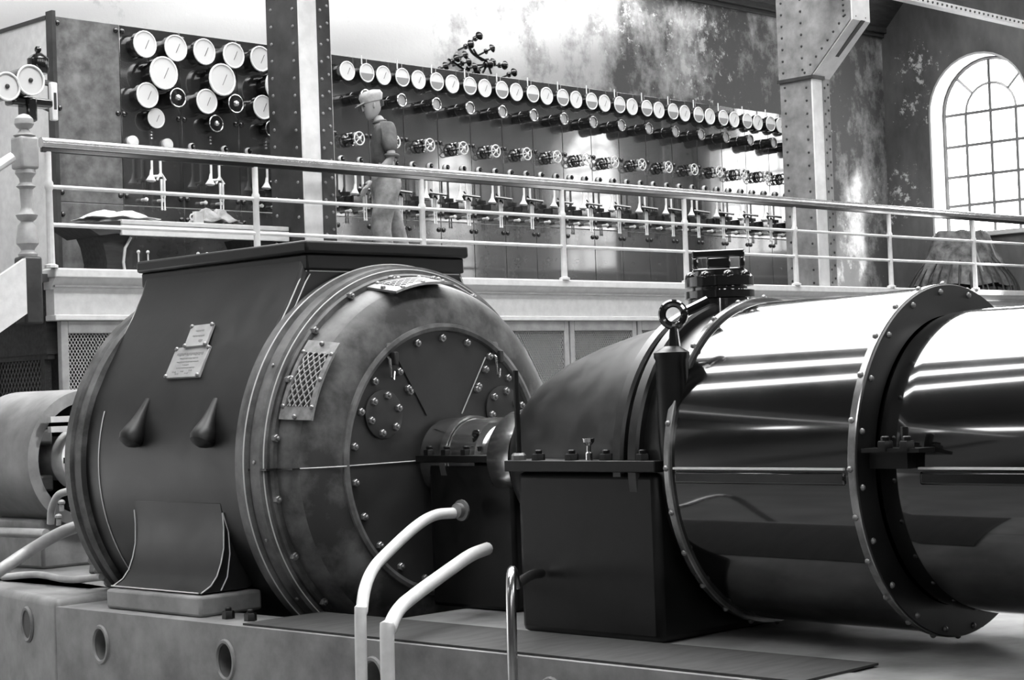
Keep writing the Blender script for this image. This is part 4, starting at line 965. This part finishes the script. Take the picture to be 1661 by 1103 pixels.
# body (skin): pelvis, spine, neck, head, arms to wrists, legs to ankles
BV = [(0,0,.95),(.01,0,1.15),(.0,0,1.36),(.03,0,1.49),(.07,0,1.56), (-.01,.17,1.40),(-.03,.24,1.13),(.16,.22,.93), (-.01,-.17,1.40),(-.06,-.24,1.14),(.05,-.24,.92),
      (0,.09,.90),(.08,.10,.50),(-.02,.10,.10),(.0,-.09,.90),(-.10,-.10,.50),(-.22,-.10,.13)]
BE = [(0,1),(1,2),(2,3),(3,4),(2,5),(5,6),(6,7),(2,8),(8,9),(9,10),(0,11),(11,12),(12,13),(0,14),(14,15),(15,16)]
BR = [(.13,.10),(.12,.10),(.14,.10),.055,.06,.055,.042,.028,.055,.042,.028,.085,.055,.04,.085,.055,.04]
skin('body', BV, BE, BR, M['skin'], parent=mn)
hd = MB(); hc = L3(.10, 0, 1.655)
# head shaped from rings, tilted forward-down
tilt = Matrix.Rotation(math.radians(14), 3, lft)
def hp(f_, l, z): return hc+tilt @ (fwd*f_+lft*l+Vector((0, 0, z)))
rings = [(-.125, .035, .03, .045), (-.10, .058, .048, .03), (-.06, .078, .062, .012), (-.02, .088, .070, .004), (.02, .094, .075, 0), (.06, .094, .075, -.004), (.10, .075, .062, -.01), (.125, .03, .03, -.01)]
n = 18
for (z, a, b, off) in rings:
    for k in range(n):
        t_ = 2*PI*k/n; hd.v.append(hp(off+a*math.cos(t_), b*math.sin(t_), z))
for j in range(len(rings)-1):
    for k in range(n): hd.f.append((j*n+k, j*n+(k+1) % n, (j+1)*n+(k+1) % n, (j+1)*n+k))
hd.f.append(tuple(range(n))[::-1]); hd.f.append(tuple((len(rings)-1)*n+k for k in range(n)))
hd = hd.build('head', M['skin'], mn, smooth=80)
nb = MB(); nb.prism([hp(.085, -.012, -.03), hp(.085, .012, -.03), hp(.088, .006, .025), hp(.088, -.006, .025)], tilt @ (fwd*.018)+Vector((0,0,-.006))); nb.build('nose', M['skin'], hd, bevel=.004)
for s_ in (-1, 1):
    MB().ball(hp(.082, s_*.032, .01), .011, 8).build('eye', M['ink'], hd)
    MB().ball(hp(-.005, s_*.074, -.01), .028, 8, sx=.5, sy=.4, sz=1).build('ear', M['skin'], hd)
MB().tube([hp(.08, -.022, -.065), hp(.088, 0, -.066), hp(.08, .022, -.065)], .0045, 5).build('mouth', M['shirt'], hd)
MB().tube([hp(-.07, 0, .02), hp(-.075, 0, -.03)], [.05, .035], 10).build('hair', M['shoe'], hd)
cp = MB()
for (z, a, b, off) in [(.03, .102, .085, -.005), (.05, .108, .09, -.006), (.09, .118, .098, -.01), (.125, .10, .085, -.012), (.14, .05, .045, -.012)]:
    for k in range(n): t_ = 2*PI*k/n; cp.v.append(hp(off+a*math.cos(t_), b*math.sin(t_), z))
for j in range(4):
    for k in range(n): cp.f.append((j*n+k, j*n+(k+1) % n, (j+1)*n+(k+1) % n, (j+1)*n+k))
cp.f.append(tuple(4*n+k for k in range(n))); cp = cp.build('cap', M['cap'], mn, smooth=80)
MB().prism([hp(.08, -.065, .035), hp(.15, -.04, .02), hp(.165, 0, .016), hp(.15, .04, .02), hp(.08, .065, .035)], Vector((0, 0, .008))).build('cap_peak', M['cap'], cp)
# shirt: torso and upper arms with rolled sleeves
SV = [(0,0,1.02),(.01,0,1.18),(-.01,0,1.36),(.02,0,1.465),(-.01,.17,1.41),(-.03,.235,1.17),(-.01,-.17,1.41),(-.05,-.235,1.18)]
SE = [(0,1),(1,2),(2,3),(2,4),(4,5),(2,6),(6,7)]
SR = [(.17,.125),(.165,.13),(.165,.125),(.085,.08),(.085,.085),(.07,.07),(.085,.085),(.07,.07)]
sh = skin('shirt', SV, SE, SR, M['shirt'], parent=mn)
for s_, f_, z in ((1, -.03, 1.15), (-1, -.055, 1.16)):
    MB().ring(L3(f_, s_*.238, z), L3(.05, s_*.03, -1)-L3(0, 0, 0), .055, .018, 16, 8).build('rolled_sleeve', M['shirt'], sh)
MB().ring(L3(.035, 0, 1.50), L3(.2, 0, 1)-L3(0, 0, 0), .058, .014, 16, 6).build('collar', M['shirt'], sh)
TV = [(0,0,1.03),(0,0,.90),(0,.09,.82),(.085,.105,.50),(.0,.105,.09),(0,-.09,.82),(-.09,-.105,.50),(-.19,-.105,.13)]
TE = [(0,1),(1,2),(2,3),(3,4),(1,5),(5,6),(6,7)]
TR = [(.165,.135),(.18,.15),(.12,.12),(.105,.10),(.085,.085),(.12,.12),(.105,.10),(.085,.085)]
skin('trousers', TV, TE, TR, M['trousers'], parent=mn)
MB().tube([L3(.15*math.cos(a), .175*math.sin(a), 1.03+.0*math.cos(a)) for a in [2*PI*k/24 for k in range(24)]], .016, 6, close=True).build('belt', M['shoe'], mn)
for s_, f_, z in ((1, -.0, .045), (-1, -.20, .075)):
    c = L3(f_+.06, s_*.10, z)
    mb = MB()
    for (q, w, h0, h1) in ((-.10, .03, -.04, .05), (-.08, .042, -.045, .07), (-.02, .042, -.045, .06), (.06, .048, -.045, .02), (.12, .045, -.045, .005), (.16, .025, -.04, -.01)):
        for k in range(8):
            a = 2*PI*k/8; mb.v.append(c+fwd*q+lft*(w*math.cos(a))+Vector((0, 0, (h0+h1)/2+(h1-h0)/2*math.sin(a))))
    for j in range(5):
        for k in range(8): mb.f.append((j*8+k, j*8+(k+1) % 8, (j+1)*8+(k+1) % 8, (j+1)*8+k))
    mb.f.append(tuple(range(8))); mb.f.append(tuple(40+k for k in range(8)))
    mb.build('shoe', M['shoe'], mn, smooth=70)
def hand(w, d, s_):
    # palm, four unequal curled fingers and a side thumb grown from the wrist
    d = Vector(d).normalized(); side = lft*1.0; cur = (fwd*.3+Vector((0, 0, -1)))
    V = []; E = []; R = []
    def a_(p, r, par=None):
        V.append(p); R.append(r)
        if par is not None: E.append((par, len(V)-1))
        return len(V)-1
    w_ = a_(w, .026); pm = a_((w[0]+d.x*.05, w[1], w[2]+d.z*.05), (.034, .02), w_); kn = a_((w[0]+d.x*.085, w[1], w[2]+d.z*.085), (.034, .018), pm)
    for k, ln in enumerate((.07, .08, .074, .06)):
        off = (k-1.5)*.019
        p1 = a_((w[0]+d.x*.10+off*.7, w[1]+off*.6, w[2]+d.z*.10), .010, kn)
        p2 = a_((w[0]+d.x*(.10+ln*.5)+off*.75, w[1]+off*.7-s_*.006, w[2]+d.z*(.10+ln*.5)-.004), .009, p1)
        a_((w[0]+d.x*(.10+ln*.75)+off*.75, w[1]+off*.7-s_*.018, w[2]+d.z*(.10+ln)-.01), .0075, p2)
    t1 = a_((w[0]+d.x*.04+.035, w[1]-s_*.012, w[2]+d.z*.045), .012, pm); a_((w[0]+d.x*.08+.05, w[1]-s_*.018, w[2]+d.z*.085), .009, t1)
    return skin('hand', V, E, R, M['skin'], parent=mn)
hand((.165, .22, .925), (.55, 0, -.75), 1); hand((.055, -.24, .915), (.15, 0, -1), -1)
